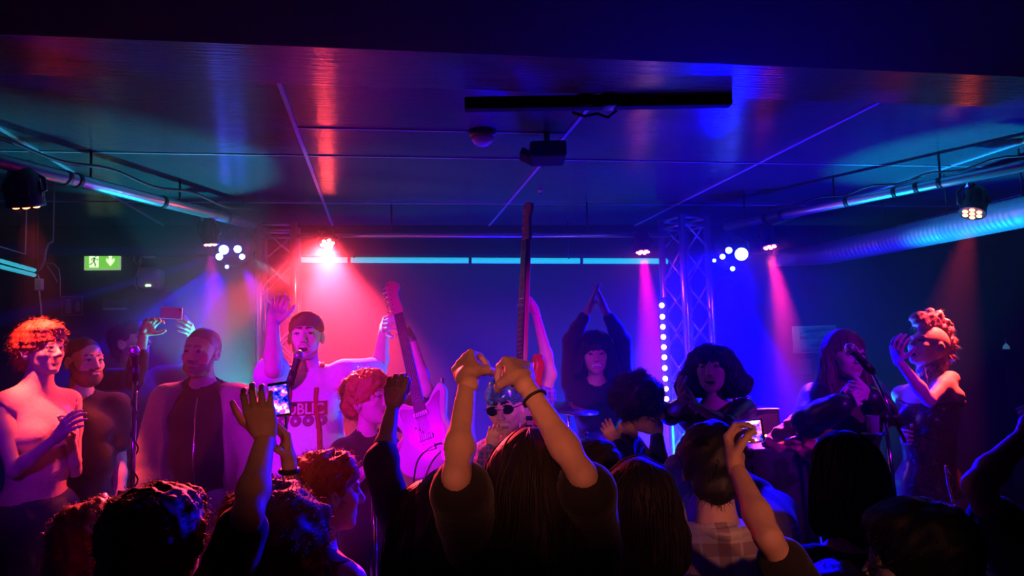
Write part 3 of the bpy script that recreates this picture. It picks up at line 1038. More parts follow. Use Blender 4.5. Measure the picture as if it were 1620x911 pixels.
PEOPLE = {}
def person(key, label, head, yaw, floor, arms=None, look=None, lean=(0, 0), fem=False, size=1.0, skin='skin', outfit=(), hair=None,
           hd=None, group=None, hres=.0045, bres=.012, belly=0.0, stance=.03, hairmat='hair_dark', shift=(0, 0)):
    """head: (px, py, depth) of the eye-level centre; yaw: 0 faces the camera, 90 faces image right, 180 faces away"""
    hd = dict(hd or {})
    H = P(*head)
    Fw = fvec(yaw); U = Vector((0, 0, 1)); Rt = Fw.cross(U)
    lk = look or (yaw, 0, 0)
    Fh = fvec(lk[0]); Rh = Fh.cross(U)
    Rm = Matrix((Rh, Fh, U)).transposed()
    Rm = Rm @ Matrix.Rotation(math.radians(lk[1]), 3, 'X') @ Matrix.Rotation(math.radians(lk[2]), 3, 'Y')
    s = max(.78, min(1.12, (H.z - floor) / 1.63)) * size
    g = .92 if fem else 1.0
    N = H + Rm @ Vector((0, -.035, -.12)) + Vector((0, 0, -.065)) * s + Vector((Rt * shift[0] + Fw * shift[1]))      # base of the neck
    tl = Vector((Rt * -lean[0] + Fw * -lean[1]))            # pelvis offset against lean
    Pv = N + U * (-.54 * s) + tl
    hipz = Pv.z - .04 * s
    tu = nrm(N - Pv)
    Rb = Rt; Fb = nrm(tu.cross(Rt)) * 1.0
    if Fb.dot(Fw) < 0: Fb = -Fb
    RB = Matrix((Rb, Fb, tu)).transposed()
    def B(x, y, z): return N + RB @ (Vector((x * g, y, z)) * s)
    body = Field()
    A = body
    # torso
    TORSO = Field()
    TORSO.ell(B(0, .005, -.17), (.152 * g * s, .105 * s, .17 * s), RB, k=.03)
    TORSO.ell(B(0, .01 + belly * .5, -.34), ((.128 if fem else .142) * g * s + belly, .10 * s + belly, .15 * s), RB, k=.05)
    TORSO.ell(Pv + Fw * .0 + U * .0, (.158 * s * (1.04 if fem else .98), .112 * s, .12 * s), RB, k=.05)
    TORSO.cone(B(-.07, -.01, -.055), B(-.155, 0, -.06), .05 * s, .05 * s * g, k=.04)
    TORSO.cone(B(.07, -.01, -.055), B(.155, 0, -.06), .05 * s, .05 * s * g, k=.04)
    TORSO.cone(B(0, -.015, .0), B(.11, -.01, -.045), .045 * s, .038 * s, k=.04)
    TORSO.cone(B(0, -.015, .0), B(-.11, -.01, -.045), .045 * s, .038 * s, k=.04)
    if fem:
        for x in (-1, 1):
            TORSO.ell(B(x * .075, .085, -.20), (.052 * s, .05 * s, .052 * s), RB, k=.03)
    else:
        for x in (-1, 1):
            TORSO.ell(B(x * .07, .06, -.15), (.075 * s, .045 * s, .06 * s), RB, k=.04)
    NECK = Field()
    nr = (.049 if fem else .058) * s
    NECK.cone(B(0, -.012, -.03), H + Rm @ Vector((0, -.022, -.055)), nr * 1.12, nr * .94, k=.04)
    # arms
    ARM = {}
    hands = []
    for side, sg in (('R', 1), ('L', -1)):
        raised = 0
        a = (arms or {}).get(side)
        S = B(sg * .178, 0, -.065)
        ua, fa = .29 * s, .255 * s
        if a is None:
            El = S + (Rt * sg * .06 - U * .99 - Fw * .04) * ua
            Wr = El + (Fw * .25 - U * .95) * fa
            a = {'curl': .35}
            hdv = nrm(Wr - El); hn = -Rt * sg
        else:
            if 'sh' in a: S = P(*a['sh'])
            if 'ez' in a: El = S + nrm(Rt * sg * a['ez'][0] + Fw * a['ez'][1] + U * a['ez'][2]) * ua
            else:
                if a['e'][1] < 0: El = S
                t = solve(S, a['e'][0], a['e'][1], a['e'][2], ua)
                El = t
            if El.z > S.z - .1 * s and 'sh' not in a:
                S = S + U * .05 * s + (El - S).normalized() * .02
            if 'wz' in a: Wr = El + nrm(Rt * sg * a['wz'][0] + Fw * a['wz'][1] + U * a['wz'][2]) * fa
            elif 'wP' in a: Wr = Vector(a['wP'])
            else: Wr = solve(El, a['w'][0], a['w'][1], a['w'][2], fa)
            if 't' in a: hdv = P(*a['t']) - Wr
            elif 'd' in a: hdv = Vector(a['d'])
            else: hdv = Wr - El
            hn = Vector(a.get('n', (0, -1, 0)))
        th = (.84 if fem else 1.0) * s * a.get('thick', 1.0)
        up = Field(); fo = Field()
        up.cone(S, S.lerp(El, .35), .055 * th, .049 * th, k=.03)
        up.cone(S.lerp(El, .3), El, .049 * th, .034 * th, k=.03)
        m1 = El.lerp(Wr, .3)
        fo.cone(El, m1, .033 * th, .0385 * th, k=.02)
        fo.cone(m1, Wr, .038 * th, .0250 * th, k=.02)
        ARM[side] = (S, El, Wr, up, fo, th)
        if not a.get('nohand'):
            hf = hand_field(Wr, hdv, hn, side == 'R', a.get('curl', .3), a.get('spread', .12), (0.93 if fem else 1.02) * (s if s < 1.05 else 1.05) * a.get('hs', 1), a.get('thumb', .3), a.get('curls'))
            hands.append(hf)
    # legs
    LEG = {}
    for side, sg in (('R', 1), ('L', -1)):
        hp = Pv + Rt * sg * .088 * s - U * .04 * s
        an = Vector((hp.x, hp.y, floor + .085)) + Rt * sg * stance - tl * .6
        kn = hp.lerp(an, .5) + Fw * .03
        up = Field(); lo = Field()
        up.cone(hp, kn, .083 * s, .057 * s, k=.05)
        m1 = kn.lerp(an, .3)
        lo.cone(kn, m1 - Fw * .01, .056 * s, .058 * s, k=.03)
        lo.cone(m1 - Fw * .01, an, .056 * s, .038 * s, k=.03)
        ft = Field()
        ft.cone(an - U * .045 - Fw * .03, an - U * .045 + Fw * .06, .038, .036, k=.02)
        ft.cone(an - U * .045 + Fw * .05, an - U * .053 + Fw * .15 + Rt * sg * .02, .036, .030, k=.02)
        ft.half((an.x, an.y, floor + .001), (0, 0, -1), .002)
        LEG[side] = (hp, kn, an, up, lo, ft)
    body.p = TORSO.p + NECK.p
    for sd in 'RL':
        body.p += ARM[sd][3].p + ARM[sd][4].p + LEG[sd][3].p + LEG[sd][4].p
    bodyonly = list(body.p)
    hf, T = head_field(H, Rm, dict(hd, hs=hd.get('hs', (.95 if fem else 1.0))))
    skm = SKINS[skin]
    hm = HAIRS[hairmat]
    mats = [skm, hm, mat('lip', (.50, .25, .21), .45), M_eye, mat('mouth_dark', (.02, .005, .005), .5), mat('teeth', (.75, .72, .65), .3)]
    org = Vector((Pv.x, Pv.y, floor)) - tl * .6
    pieces = [body.mesh(bres), hf.mesh(hres)]
    for h in hands: pieces.append(h.mesh(.0038))
    root = np_mesh('person', pieces, mats, org)
    tag(root, label, 'person', group)
    # shoes
    sh = Field()
    for sd in 'RL':
        for p in LEG[sd][5].p: sh.p.append(p)
    pc = []
    for sd in 'RL':
        pc.append(LEG[sd][5].inflated(.006).half((0, 0, floor + .001), (0, 0, -1), .002).mesh(.013))
    np_mesh('shoe', [pc[0]], [M_shoe], org, root); np_mesh('shoe', [pc[1]], [M_shoe], org, root)
    # hair
    ctx = dict(H=H, N=N, B=B, T=T, Rm=Rm, RB=RB, s=s, Fw=Fw, Rt=Rt, U=U, ARM=ARM, LEG=LEG, TORSO=TORSO, NECK=NECK, Pv=Pv, org=org, root=root, fem=fem, floor=floor)
    if hair:
        kind = hair[0] if isinstance(hair, tuple) else hair
        ho = hair[1] if isinstance(hair, tuple) else {}
        amp, fr, cnt = HAIRPRE[kind]
        amp = ho.get('amp', amp); cnt = ho.get('strands', cnt)
        f = hair_field(H, Rm, kind, ho.get('s', .98 if fem else 1.0), ho.get('extra', ()))
        hs = f.mesh(.006, (amp, fr, ho.get('seed', 3), 2))
        pcs = [hs]
        if cnt:
            sty = ho.get('style', HAIRSTYLE.get(kind, 'out'))
            sd = ho.get('seed', 3)
            if sty in ('lie', 'wave'):
                st = lying_strands(hs[0], hs[1], cnt, ho.get('len', .16), sd, ho.get('r', .0024), .7 if sty == 'wave' else .12, flow=ho.get('flow', (0, 0, -1)))
                st2 = strand_tubes(hs[0], hs[1], cnt // 6, .03, .004, .9, sd, r=.0008, out=.25, flow=(0, 0, -.6))
                if st2: pcs.append(st2)
            elif sty == 'curl':
                st = strand_tubes(hs[0], hs[1], cnt, ho.get('len', .026), ho.get('curl', .009), ho.get('grav', .3), sd, r=ho.get('r', .0016), out=.55, flow=ho.get('flow'))
            else:
                st = strand_tubes(hs[0], hs[1], cnt, ho.get('len', .022), ho.get('curl', .002), ho.get('grav', .5), sd, r=ho.get('r', .0013), out=.6, flow=ho.get('flow'))
            if st: pcs.append(st)
        np_mesh('knitted_cap' if kind == 'cap' else 'hair', pcs, [HAIRS[ho.get('mat', hairmat)]], org, root)
    for g_ in outfit:
        garment(ctx, g_)
    PEOPLE[key] = ctx
    return ctx

def garment(c, g):
    """g: dict(kind, mat, ...)"""
    kind = g['kind']; m = CLOTH[g['mat']]; t = g.get('t', .012); s = c['s']; B = c['B']
    f = Field()
    nz = g.get('noise', (.004, 28, 5, 2))
    if kind in ('tee', 'long', 'tank', 'jacket'):
        f.p += c['TORSO'].inflated(t).p
        if kind == 'jacket' or g.get('loose'):
            f.ell(B(0, .0, -.42), (.165 * s + t, .125 * s + t, .17 * s), c['RB'], k=.05)
        for sd in 'RL':
            S, E, W, up, fo, th = c['ARM'][sd]
            if kind == 'tank': continue
            sl = g.get('sleeve', {'tee': .62, 'long': 2, 'jacket': 2}[kind])
            sl = g.get('sleeve' + sd, sl)
            k1 = min(1, sl)
            f.cone(S, S.lerp(E, k1), .060 * th + t, (.060 - .016 * k1) * th + t * g.get('cuff', 1.3), k=.03)
            if sl > 1:
                k2 = min(1.0, sl - 1) * .96
                f.cone(E, E.lerp(W, k2 * .5), .044 * th + t, .043 * th + t, k=.02)
                f.cone(E.lerp(W, k2 * .5), E.lerp(W, k2), .043 * th + t, (.032) * th + t, k=.02)
        if kind == 'tank':
            for sd in 'RL':
                S, E, W, up, fo, th = c['ARM'][sd]
                f.cone(S, S.lerp(E, .5), .062 * th, .06 * th, k=.01, op='-')
        hem = g.get('hem', -.58)
        f.half(B(0, 0, hem), c['RB'] @ Vector((0, 0, -1)), .004)
        neck = g.get('neck', .055)
        f.ell(B(0, .01, .03), (neck * s * 1.15, neck * s * 1.1, .05 * s + g.get('vneck', 0)), c['RB'], k=.006, op='-')
        if g.get('open'):
            w = g['open']
            f.cone(B(0, .20, .1), B(0, .20, -.75), w, w * 1.25, k=.01, op='-')
        if g.get('collar'):
            pass
    elif kind == 'turtle_top':
        f.p += c['TORSO'].inflated(t).p
        f.cone(B(0, -.012, -.03), c['H'] + c['Rm'] @ Vector((0, -.02, -.10)), .066 * s, .056 * s, k=.02)
        for sd in 'RL':
            S, E, W, up, fo, th = c['ARM'][sd]
            f.cone(S, S.lerp(E, .4), .058 * th, .058 * th, k=.012, op='-')
        f.half(B(0, 0, g.get('hem', -.50)), c['RB'] @ Vector((0, 0, -1)), .004)
    elif kind == 'trousers':
        for sd in 'RL':
            hp, kn, an, up, lo, ft = c['LEG'][sd]
            w = g.get('wide', 0)
            f.cone(hp, kn, .088 * s + t, .060 * s + t + w, k=.03)
            f.cone(kn, an + Vector((0, 0, .03)), .060 * s + t + w, .045 * s + t + w * 1.5, k=.03)
        f.p += [p for p in c['TORSO'].inflated(t).p[2:3]]
        f.half(B(0, 0, g.get('top', -.50)), c['RB'] @ Vector((0, 0, 1)), .004)
    elif kind == 'skirt':
        L = g.get('len', .45)
        Pv = c['Pv']
        f.p += c['TORSO'].inflated(t).p[2:3]
        f.cone(Pv, Pv - Vector((0, 0, L * .5)), .15 * s, .19 * s, k=.05)
        f.cone(Pv - Vector((0, 0, L * .5)), Pv - Vector((0, 0, L)), .18 * s, .19 * s, k=.05)
        f.half(Pv - Vector((0, 0, L * .95)), (0, 0, -1), .004)
        f.half(B(0, 0, g.get('top', -.46)), c['RB'] @ Vector((0, 0, 1)), .004)
        nz = (.010, 30, 5, 1)
    elif kind == 'dress':       # strapless, low over the chest
        f.p += c['TORSO'].inflated(t).p
        Pv = c['Pv']; L = g.get('len', .8)
        f.cone(Pv, Pv - Vector((0, 0, L * .5)), .15 * s, .17 * s, k=.05)
        f.cone(Pv - Vector((0, 0, L * .5)), Pv - Vector((0, 0, L)), .17 * s, .22 * s, k=.05)
        f.half(Pv - Vector((0, 0, L * .95)), (0, 0, -1), .004)
        f.half(B(0, 0, g.get('top', -.17)), c['RB'] @ Vector(g.get('topn', (0, .2, 1))), .006)
        for sd in 'RL':
            S, E, W, up, fo, th = c['ARM'][sd]
            f.cone(S, S.lerp(E, .4), .058 * th, .058 * th, k=.012, op='-')
    elif kind == 'braces':
        # two straps over the shoulders, laid on the shirt
        me = c['last'].data; off = Vector(c['last']['_o'])
        bv = BVHTree.FromPolygons([tuple(v.co + off) for v in me.vertices], [tuple(p.vertices) for p in me.polygons])
        for x in (-1, 1):
            pts = []
            for i in range(26):
                z = -.50 + i * .0175
                o = B(x * (.075 + .012 * math.sin(i * .2)), .5, z); h = bv.ray_cast(o, c['RB'] @ Vector((0, -1, 0)))
                if h[0] is not None: pts.append(h[0] + h[1] * .001)
            for i in range(7):
                o = B(x * .078, .04 - i * .022, .5); h = bv.ray_cast(o, c['RB'] @ Vector((0, 0, -1)))
                if h[0] is not None: pts.append(h[0] + h[1] * .001)
            for a, b in zip(pts, pts[1:]):
                if (b - a).length < .08: f.cone(a - c['RB'] @ Vector((.006, 0, 0)), b - c['RB'] @ Vector((.006, 0, 0)), .0065, .0065, k=.004); f.cone(a + c['RB'] @ Vector((.006, 0, 0)), b + c['RB'] @ Vector((.006, 0, 0)), .0065, .0065, k=.004)
        nz = None
    elif kind == 'collar':
        import_r = g.get('r', .075)
        n = 14
        pts = [B(import_r * math.sin(2 * PI * i / n) * 1.05, -.01 + import_r * math.cos(2 * PI * i / n), g.get('z', .005) - (.03 if math.cos(2 * PI * i / n) > .6 else 0)) for i in range(n)]
        if g.get('gap'):
            pts = [p for i, p in enumerate(pts) if math.cos(2 * PI * i / n) < .8]
        for a, b in zip(pts, pts[1:] + ([] if g.get('gap') else [pts[0]])):
            f.cone(a, b, g.get('w', .017), g.get('w', .017), k=.01)
    elif kind == 'choker':
        n = 12
        a = c['B'](0, -.012, .0); b = c['H'] + c['Rm'] @ Vector((0, -.022, -.08))
        f.cone(a.lerp(b, .15), a.lerp(b, .85), .066 * s, .060 * s, k=.01)
    V = f.mesh(g.get('res', .011), nz)
    o = np_mesh(g.get('name', {'tee': 't_shirt', 'long': 'shirt', 'tank': 'tank_top', 'jacket': 'jacket', 'turtle_top': 'halter_top'}.get(kind, kind)), [V], [m], c['org'], c['root'])
    if g.get('label'): o['label'] = g['label']
    c[kind] = o
    c['last'] = o
    return o
# ------------------------------------------------------------------ people materials
SKINS = {'skin': mat('skin', (.62, .38, .28), .55, noise=.14, nscale=45, bump=.12, spec=.35), 'skin_pale': mat('skin_pale', (.72, .50, .40), .52, noise=.10, nscale=45, bump=.10, spec=.35)}
HAIRS = {'hair_dark': mat('hair_dark', (.013, .009, .009), .62, noise=.4, nscale=60, spec=.3),
         'hair_brown': mat('hair_brown', (.13, .06, .035), .6, noise=.4, nscale=60, spec=.3),
         'hair_red': mat('hair_red', (.42, .10, .03), .6, noise=.35, nscale=60),
         'hair_blond': mat('hair_blond', (.5, .30, .16), .45, noise=.3, nscale=60),
         'hair_grey': mat('hair_grey', (.20, .17, .16), .5, noise=.3, nscale=60),
         'hair_black': mat('hair_black', (.008, .007, .009), .6, noise=.4, nscale=60),
         'hair_pink': mat('hair_pink', (.8, .42, .42), .5, noise=.25, nscale=80),
         'cap_black': mat('cap_wool', (.08, .03, .03), .9, noise=.3, nscale=90)}
M_eye = mat('eye', (.25, .22, .22), .15, noise=0)
M_shoe = mat('shoe_leather', (.02, .018, .018), .4)

def cloth_mat(name, c, rough=.85, noise=.15, sheen=.2):
    return mat(name, c, rough, noise=noise, nscale=60, bump=.25, sheen=sheen, spec=.25)

def plaid(name, base, dark, light, sc=9.0):
    m = bpy.data.materials.new(name); m.use_nodes = True
    nt = m.node_tree; b = nt.nodes['Principled BSDF']; b.inputs['Roughness'].default_value = .9
    tc = nt.nodes.new('ShaderNodeTexCoord'); sp = nt.nodes.new('ShaderNodeSeparateXYZ')
    nt.links.new(tc.outputs['Object'], sp.inputs[0])
    def bands(sock, scale, lo_, off):
        a = nt.nodes.new('ShaderNodeMath'); a.operation = 'MULTIPLY_ADD'; a.inputs[1].default_value = scale; a.inputs[2].default_value = off
        nt.links.new(sock, a.inputs[0])
        f = nt.nodes.new('ShaderNodeMath'); f.operation = 'FRACT'; nt.links.new(a.outputs[0], f.inputs[0])
        g = nt.nodes.new('ShaderNodeMath'); g.operation = 'LESS_THAN'; g.inputs[1].default_value = lo_; nt.links.new(f.outputs[0], g.inputs[0])
        return g.outputs[0]
    col = None
    def mix(a, fac, c):
        x = nt.nodes.new('ShaderNodeMix'); x.data_type = 'RGBA'
        if isinstance(a, tuple): x.inputs['A'].default_value = a + (1,)
        else: nt.links.new(a, x.inputs['A'])
        s = nt.nodes.new('ShaderNodeMath'); s.operation = 'MULTIPLY'; s.inputs[1].default_value = .6
        nt.links.new(fac, s.inputs[0]); nt.links.new(s.outputs[0], x.inputs['Factor']); x.inputs['B'].default_value = c + (1,)
        return x.outputs['Result']
    c = mix(base, bands(sp.outputs['X'], sc, .3, .2), dark)
    c = mix(c, bands(sp.outputs['Z'], sc, .3, .1), dark)
    c = mix(c, bands(sp.outputs['X'], sc, .07, .65), light)
    c = mix(c, bands(sp.outputs['Z'], sc, .07, .6), light)
    nt.links.new(c, b.inputs['Base Color'])
    return m

def sequin(name, c, scale=140):
    m = bpy.data.materials.new(name); m.use_nodes = True
    nt = m.node_tree; b = nt.nodes['Principled BSDF']
    b.inputs['Roughness'].default_value = .22; b.inputs['Metallic'].default_value = .7
    tc = nt.nodes.new('ShaderNodeTexCoord'); v = nt.nodes.new('ShaderNodeTexVoronoi'); v.inputs['Scale'].default_value = scale
    nt.links.new(tc.outputs['Object'], v.inputs['Vector'])
    mx = nt.nodes.new('ShaderNodeMix'); mx.data_type = 'RGBA'
    mx.inputs['A'].default_value = tuple(x * .25 for x in c) + (1,); mx.inputs['B'].default_value = tuple(min(1, x * 1.6) for x in c) + (1,)
    nt.links.new(v.outputs['Color'], mx.inputs['Factor']); nt.links.new(mx.outputs['Result'], b.inputs['Base Color'])
    bp = nt.nodes.new('ShaderNodeBump'); bp.inputs['Strength'].default_value = 1; bp.inputs['Distance'].default_value = .01
    nt.links.new(v.outputs['Color'], bp.inputs['Height']); nt.links.new(bp.outputs['Normal'], b.inputs['Normal'])
    return m

CLOTH = {
    'white': cloth_mat('white_cotton', (.75, .72, .72)), 'pink': cloth_mat('pink_jersey', (.72, .42, .36)),
    'black': cloth_mat('black_cotton', (.018, .016, .018)), 'navy': cloth_mat('navy_cotton', (.03, .03, .08)),
    'denim': cloth_mat('pale_denim', (.30, .34, .52)), 'brown': cloth_mat('brown_canvas', (.26, .19, .17)),
    'dark_red': cloth_mat('dark_red_webbing', (.35, .03, .03)), 'wine': cloth_mat('wine_cotton', (.12, .03, .04)),
    'blue': cloth_mat('blue_satin', (.08, .09, .45), .45), 'grey': cloth_mat('grey_cotton', (.16, .15, .17)),
    'plaid': plaid('checked_flannel', (.55, .45, .38), (.20, .08, .10), (.62, .55, .45)),
    'floral': plaid('patterned_blue_print', (.10, .14, .45), (.55, .15, .45), (.2, .7, .7), 26),
    'sequin': sequin('black_sequin', (.10, .05, .06)), 'silver': sequin('silver_sequin', (.8, .75, .75), 90),
    'cyan_lace': sequin('turquoise_sequin', (.15, .75, .75), 110), 'leather': mat('black_leather', (.02, .018, .02), .35, noise=.3, bump=.3),
}
for k_ in ('sequin', 'silver', 'cyan_lace'): pass
UPN = (0, 0, 1)

def torso_down(mat_='black', legs='navy'):
    return [dict(kind='tee', mat=mat_), dict(kind='trousers', mat=legs)]

# ---------------- on stage, left to right
person('woman_left', 'person in a pink halter top with short curly red hair, clapping at the far left', (66, 556, 3.35), 62, SZ,
       arms={'R': dict(e=(22, 745, 3.2), w=(92, 690, 3.12), t=(118, 656, 3.1), n=(.6, .6, .2), curl=.35),
             'L': dict(e=(118, 745, 3.5), w=(112, 690, 3.25), t=(124, 652, 3.18), n=(-.6, -.6, 0), curl=.3)},
       look=(72, 6, 0), fem=True, skin='skin_pale', outfit=[dict(kind='turtle_top', mat='pink', t=.016, hem=-.50, noise=(.006, 24, 4, 2)), dict(kind='trousers', mat='navy', top=-.44, wide=.03, t=.016)],
       hair=('curly_short', dict(len=.03, strands=500, seed=5)), hairmat='hair_red')
person('bearded', 'bald bearded person in a black T-shirt standing behind the clapping person in pink', (134, 572, 3.7), 35, SZ,
       look=(60, 0, 0), belly=.02, hd=dict(beard=.006, mouth='smile'), outfit=[dict(kind='tee', mat='black', t=.016), dict(kind='trousers', mat='black')], hair='crop', hairmat='hair_brown')
person('photographer', 'person in dark clothes with both arms up, photographing with a pale phone', (208, 543, 4.25), 60, SZ,
       arms={'R': dict(e=(212, 600, 4.0), w=(228, 528, 3.95), t=(250, 490, 3.95), n=(.5, -.4, .2), curl=.35),
             'L': dict(e=(318, 590, 4.2), w=(304, 528, 3.98), t=(284, 487, 3.95), n=(-.5, -.3, .2), curl=.35)},
       look=(80, 15, 0), outfit=[dict(kind='long', mat='black', sleeve=1.55), dict(kind='trousers', mat='black')], hair='short', hairmat='hair_dark', size=.95)
person('jacket_man', 'bearded person in an open brown jacket over a black top, beside a microphone stand', (318, 558, 3.65), 2, SZ,
       arms={'R': dict(ez=(.35, -.1, -1), wz=(.05, .2, -1), curl=.4, n=(1, 0, 0)), 'L': dict(ez=(.35, -.1, -1), wz=(.05, .2, -1), curl=.4, n=(-1, 0, 0))},
       look=(-4, 0, -4), belly=.015, hd=dict(beard=.002, mouth='smile', jaw=1.12), hair='crop', hairmat='hair_grey',
       outfit=[dict(kind='long', mat='black', sleeve=.5, t=.014, name='zip_top', hem=-.56), dict(kind='jacket', mat='brown', t=.036, open=.155, hem=-.62, neck=.085, noise=(.007, 20, 8, 2)),
               dict(kind='trousers', mat='denim', wide=.01)])
person('singer', 'person in a cap and printed white T-shirt with red braces, singing, arms out', (484, 533, 3.66), 6, SZ,
       arms={'R': dict(e=(432, 585, 3.5), w=(432, 510, 3.62), t=(446, 470, 3.62), n=(.3, -1, 0), curl=.5, thick=1.1),
             'L': dict(e=(600, 590, 3.85), w=(608, 518, 3.66), t=(606, 478, 3.48), n=(.8, -.3, 0), curl=.45, thick=1.1)},
       look=(8, 6, 0), belly=.03, hd=dict(mouth='open', jaw=1.12), skin='skin_pale', hair=('cap', dict(mat='cap_black')), hairmat='hair_brown',
       outfit=[dict(kind='tee', mat='white', t=.022, hem=-.62, sleeve=.7, cuff=1.5, noise=(.006, 20, 5, 2), loose=True), dict(kind='braces', mat='dark_red', res=.008), dict(kind='trousers', mat='black')])
person('guitarist', 'person with curly red hair holding the cream guitar upright by its neck', (584, 634, 3.48), 40, SZ,
       arms={'L': dict(sh=(640, 668, 3.66), e=(676, 616, 3.58), w=(652, 535, 3.48), t=(634, 500, 3.42), n=(-1, -.3, 0), curl=.8, thumb=.9),
             'R': dict(ez=(.5, .5, -.9), w=(640, 700, 3.3), curl=.5, n=(0, -1, 0))},
       look=(62, 10, 0), size=.92, hd=dict(mouth='closed'), skin='skin_pale', hair=('curly_short', dict(strands=520, len=.03, seed=9)), hairmat='hair_red',
       outfit=[dict(kind='tee', mat='black', t=.016), dict(kind='collar', mat='white', r=.07, z=.01), dict(kind='trousers', mat='black')])
person('bassist', 'person in dark glasses and a turquoise sequinned headscarf holding the red bass guitar upright', (800, 644, 3.3), 10, SZ,
       arms={'L': dict(sh=(850, 655, 3.5), e=(872, 592, 3.5), w=(846, 490, 3.55), t=(824, 455, 3.5), n=(-1, -.4, 0), curl=.8, thumb=.9, thick=1.1),
             'R': dict(ez=(.3, .6, -.9), w=(776, 705, 3.0), curl=.5, n=(0, -1, 0))},
       look=(-15, -6, 6), size=.9, hd=dict(mouth='smile'), skin='skin_pale', hair=('cap', dict(mat='cap_black')), hairmat='hair_dark',
       outfit=[dict(kind='long', mat='floral', sleeveL=.5, sleeveR=1.9, t=.016), dict(kind='trousers', mat='black')])
person('drummer', 'person with a dark fringed bob smiling behind the drums, palms pressed together overhead', (942, 560, 4.2), 0, SZ,
       arms={'R': dict(e=(903, 540, 4.05), w=(932, 488, 4.12), t=(944, 452, 4.14), n=(1, 0, 0), curl=.05, spread=.02, thumb=.1),
             'L': dict(e=(986, 540, 4.05), w=(956, 488, 4.12), t=(945, 452, 4.14), n=(-1, 0, 0), curl=.05, spread=.02, thumb=.1)},
       look=(-4, -3, 0), fem=True, hd=dict(mouth='smile'), hair=('bob', {}), hairmat='hair_black',
       outfit=[dict(kind='long', mat='black', sleeve=1.75), dict(kind='trousers', mat='black')])
person('big_hair', 'person in dark clothes with a large round mop of hair in front of the drummer', (1012, 640, 3.3), 70, SZ,
       arms={'R': dict(ez=(.4, .6, -.7), w=(975, 700, 3.0), curl=.4, n=(0, -1, 0)), 'L': dict(ez=(.3, .5, -.8), w=(1040, 690, 3.2), curl=.4, n=(0, -1, 0))},
       look=(75, -15, 0), hair=('afro', dict(s=.74)), hairmat='hair_black', size=.9, outfit=[dict(kind='long', mat='navy'), dict(kind='trousers', mat='navy')])
person('bob_woman', 'person with a big wavy bob and low cut top clapping before the right truss', (1126, 583, 3.5), -18, SZ,
       arms={'R': dict(e=(1060, 655, 3.3), w=(1080, 632, 3.05), t=(1068, 590, 3.0), n=(1, .2, 0), curl=.12, spread=.2),
             'L': dict(e=(1150, 672, 3.35), w=(1098, 640, 3.08), t=(1082, 604, 3.02), n=(-1, -.2, .1), curl=.12, spread=.2)},
       look=(-22, 4, 0), fem=True, hd=dict(mouth='open'), skin='skin_pale', hair=('big_bob', dict(seed=4, s=.86)), hairmat='hair_black',
       outfit=[dict(kind='long', mat='leather', sleeve=1.2, t=.014, vneck=.13, neck=.085, hem=-.5), dict(kind='skirt', mat='blue', len=.8)])
person('right_woman', 'person with long hair in a dark jacket clasping hands behind the right microphone stand', (1338, 562, 3.55), 8, SZ,
       arms={'R': dict(e=(1278, 668, 3.4), w=(1330, 640, 3.2), t=(1362, 628, 3.15), n=(.3, .6, 0), curl=.5),
             'L': dict(e=(1400, 668, 3.4), w=(1375, 628, 3.2), t=(1352, 606, 3.12), n=(-.3, .6, 0), curl=.5)},
       look=(10, 0, 0), fem=True, hair=('long', {}), hairmat='hair_brown', skin='skin_pale',
       outfit=[dict(kind='jacket', mat='leather', t=.03, open=.12, hem=-.6, neck=.08), dict(kind='turtle_top', mat='wine', t=.010, hem=-.5), dict(kind='trousers', mat='navy')])
person('mohawk', 'person with a pale pink mohawk and glittering choker throwing the head back at the right', (1468, 549, 3.75), -62, SZ, size=1.05,
       arms={'L': dict(sh=(1504, 600, 3.7), e=(1470, 634, 3.4), w=(1420, 568, 3.42), t=(1414, 528, 3.45), n=(.5, .3, 0), curl=.4),
             'R': dict(e=(1480, 690, 3.8), w=(1440, 690, 3.6), curl=.5, n=(0, -1, 0))},
       look=(-74, 22, 0), fem=True, hd=dict(mouth='open'), skin='skin_pale', hair=('mohawk', dict(strands=420, len=.028)), hairmat='hair_pink', lean=(0, -.05),
       outfit=[dict(kind='dress', mat='sequin', top=-.085, topn=(0, .2, 1), len=.75, t=.014), dict(kind='choker', mat='silver', res=.006, noise=(.003, 160, 3, 1))])

# ---------------- the audience
PLAIN = [dict(kind='tee', mat='black'), dict(kind='trousers', mat='navy')]
person('blond', 'person with curly blond hair low at the bottom left, beside the darker curly head', (158, 874, 2.15), 170, 0, outfit=PLAIN,
       hair=('curly_short', dict(strands=420, seed=12, s=1.05)), hairmat='hair_blond', fem=True, hres=.006)
person('curly_rim', 'person with dark curly hair rim lit red at the bottom left, one arm raised', (250, 876, 1.74), 178, 0,
       arms={'R': dict(sh=(350, 925, 1.8), e=(392, 815, 1.75), w=(420, 690, 1.78), t=(400, 606, 1.76), n=(-.2, 1, 0), curl=.5, thick=1.05)},
       outfit=[dict(kind='tee', mat='black', sleeveR=.75), dict(kind='trousers', mat='navy')], hair=('curly_short', dict(strands=520, seed=14, s=1.1)), hairmat='hair_brown', hres=.006)
person('phone_holder', 'person with big dark tousled hair holding up a phone to film the singer', (436, 858, 1.96), 180, 0,
       arms={'R': dict(sh=(492, 915, 2.05), e=(462, 845, 2.1), w=(457, 728, 2.2), t=(446, 650, 2.25), n=(-.9, -.5, 0), curl=.45, thumb=.6, thick=.9)},
       outfit=PLAIN, hair=('afro', dict(s=.86, mat='hair_brown', strands=1800, extra=(('C', (-.09, -.04, -.06), (-.12, -.04, -.2), .06, .06), ('C', (.09, -.04, -.06), (.12, -.04, -.2), .06, .06)))), hairmat='hair_dark', hres=.006)
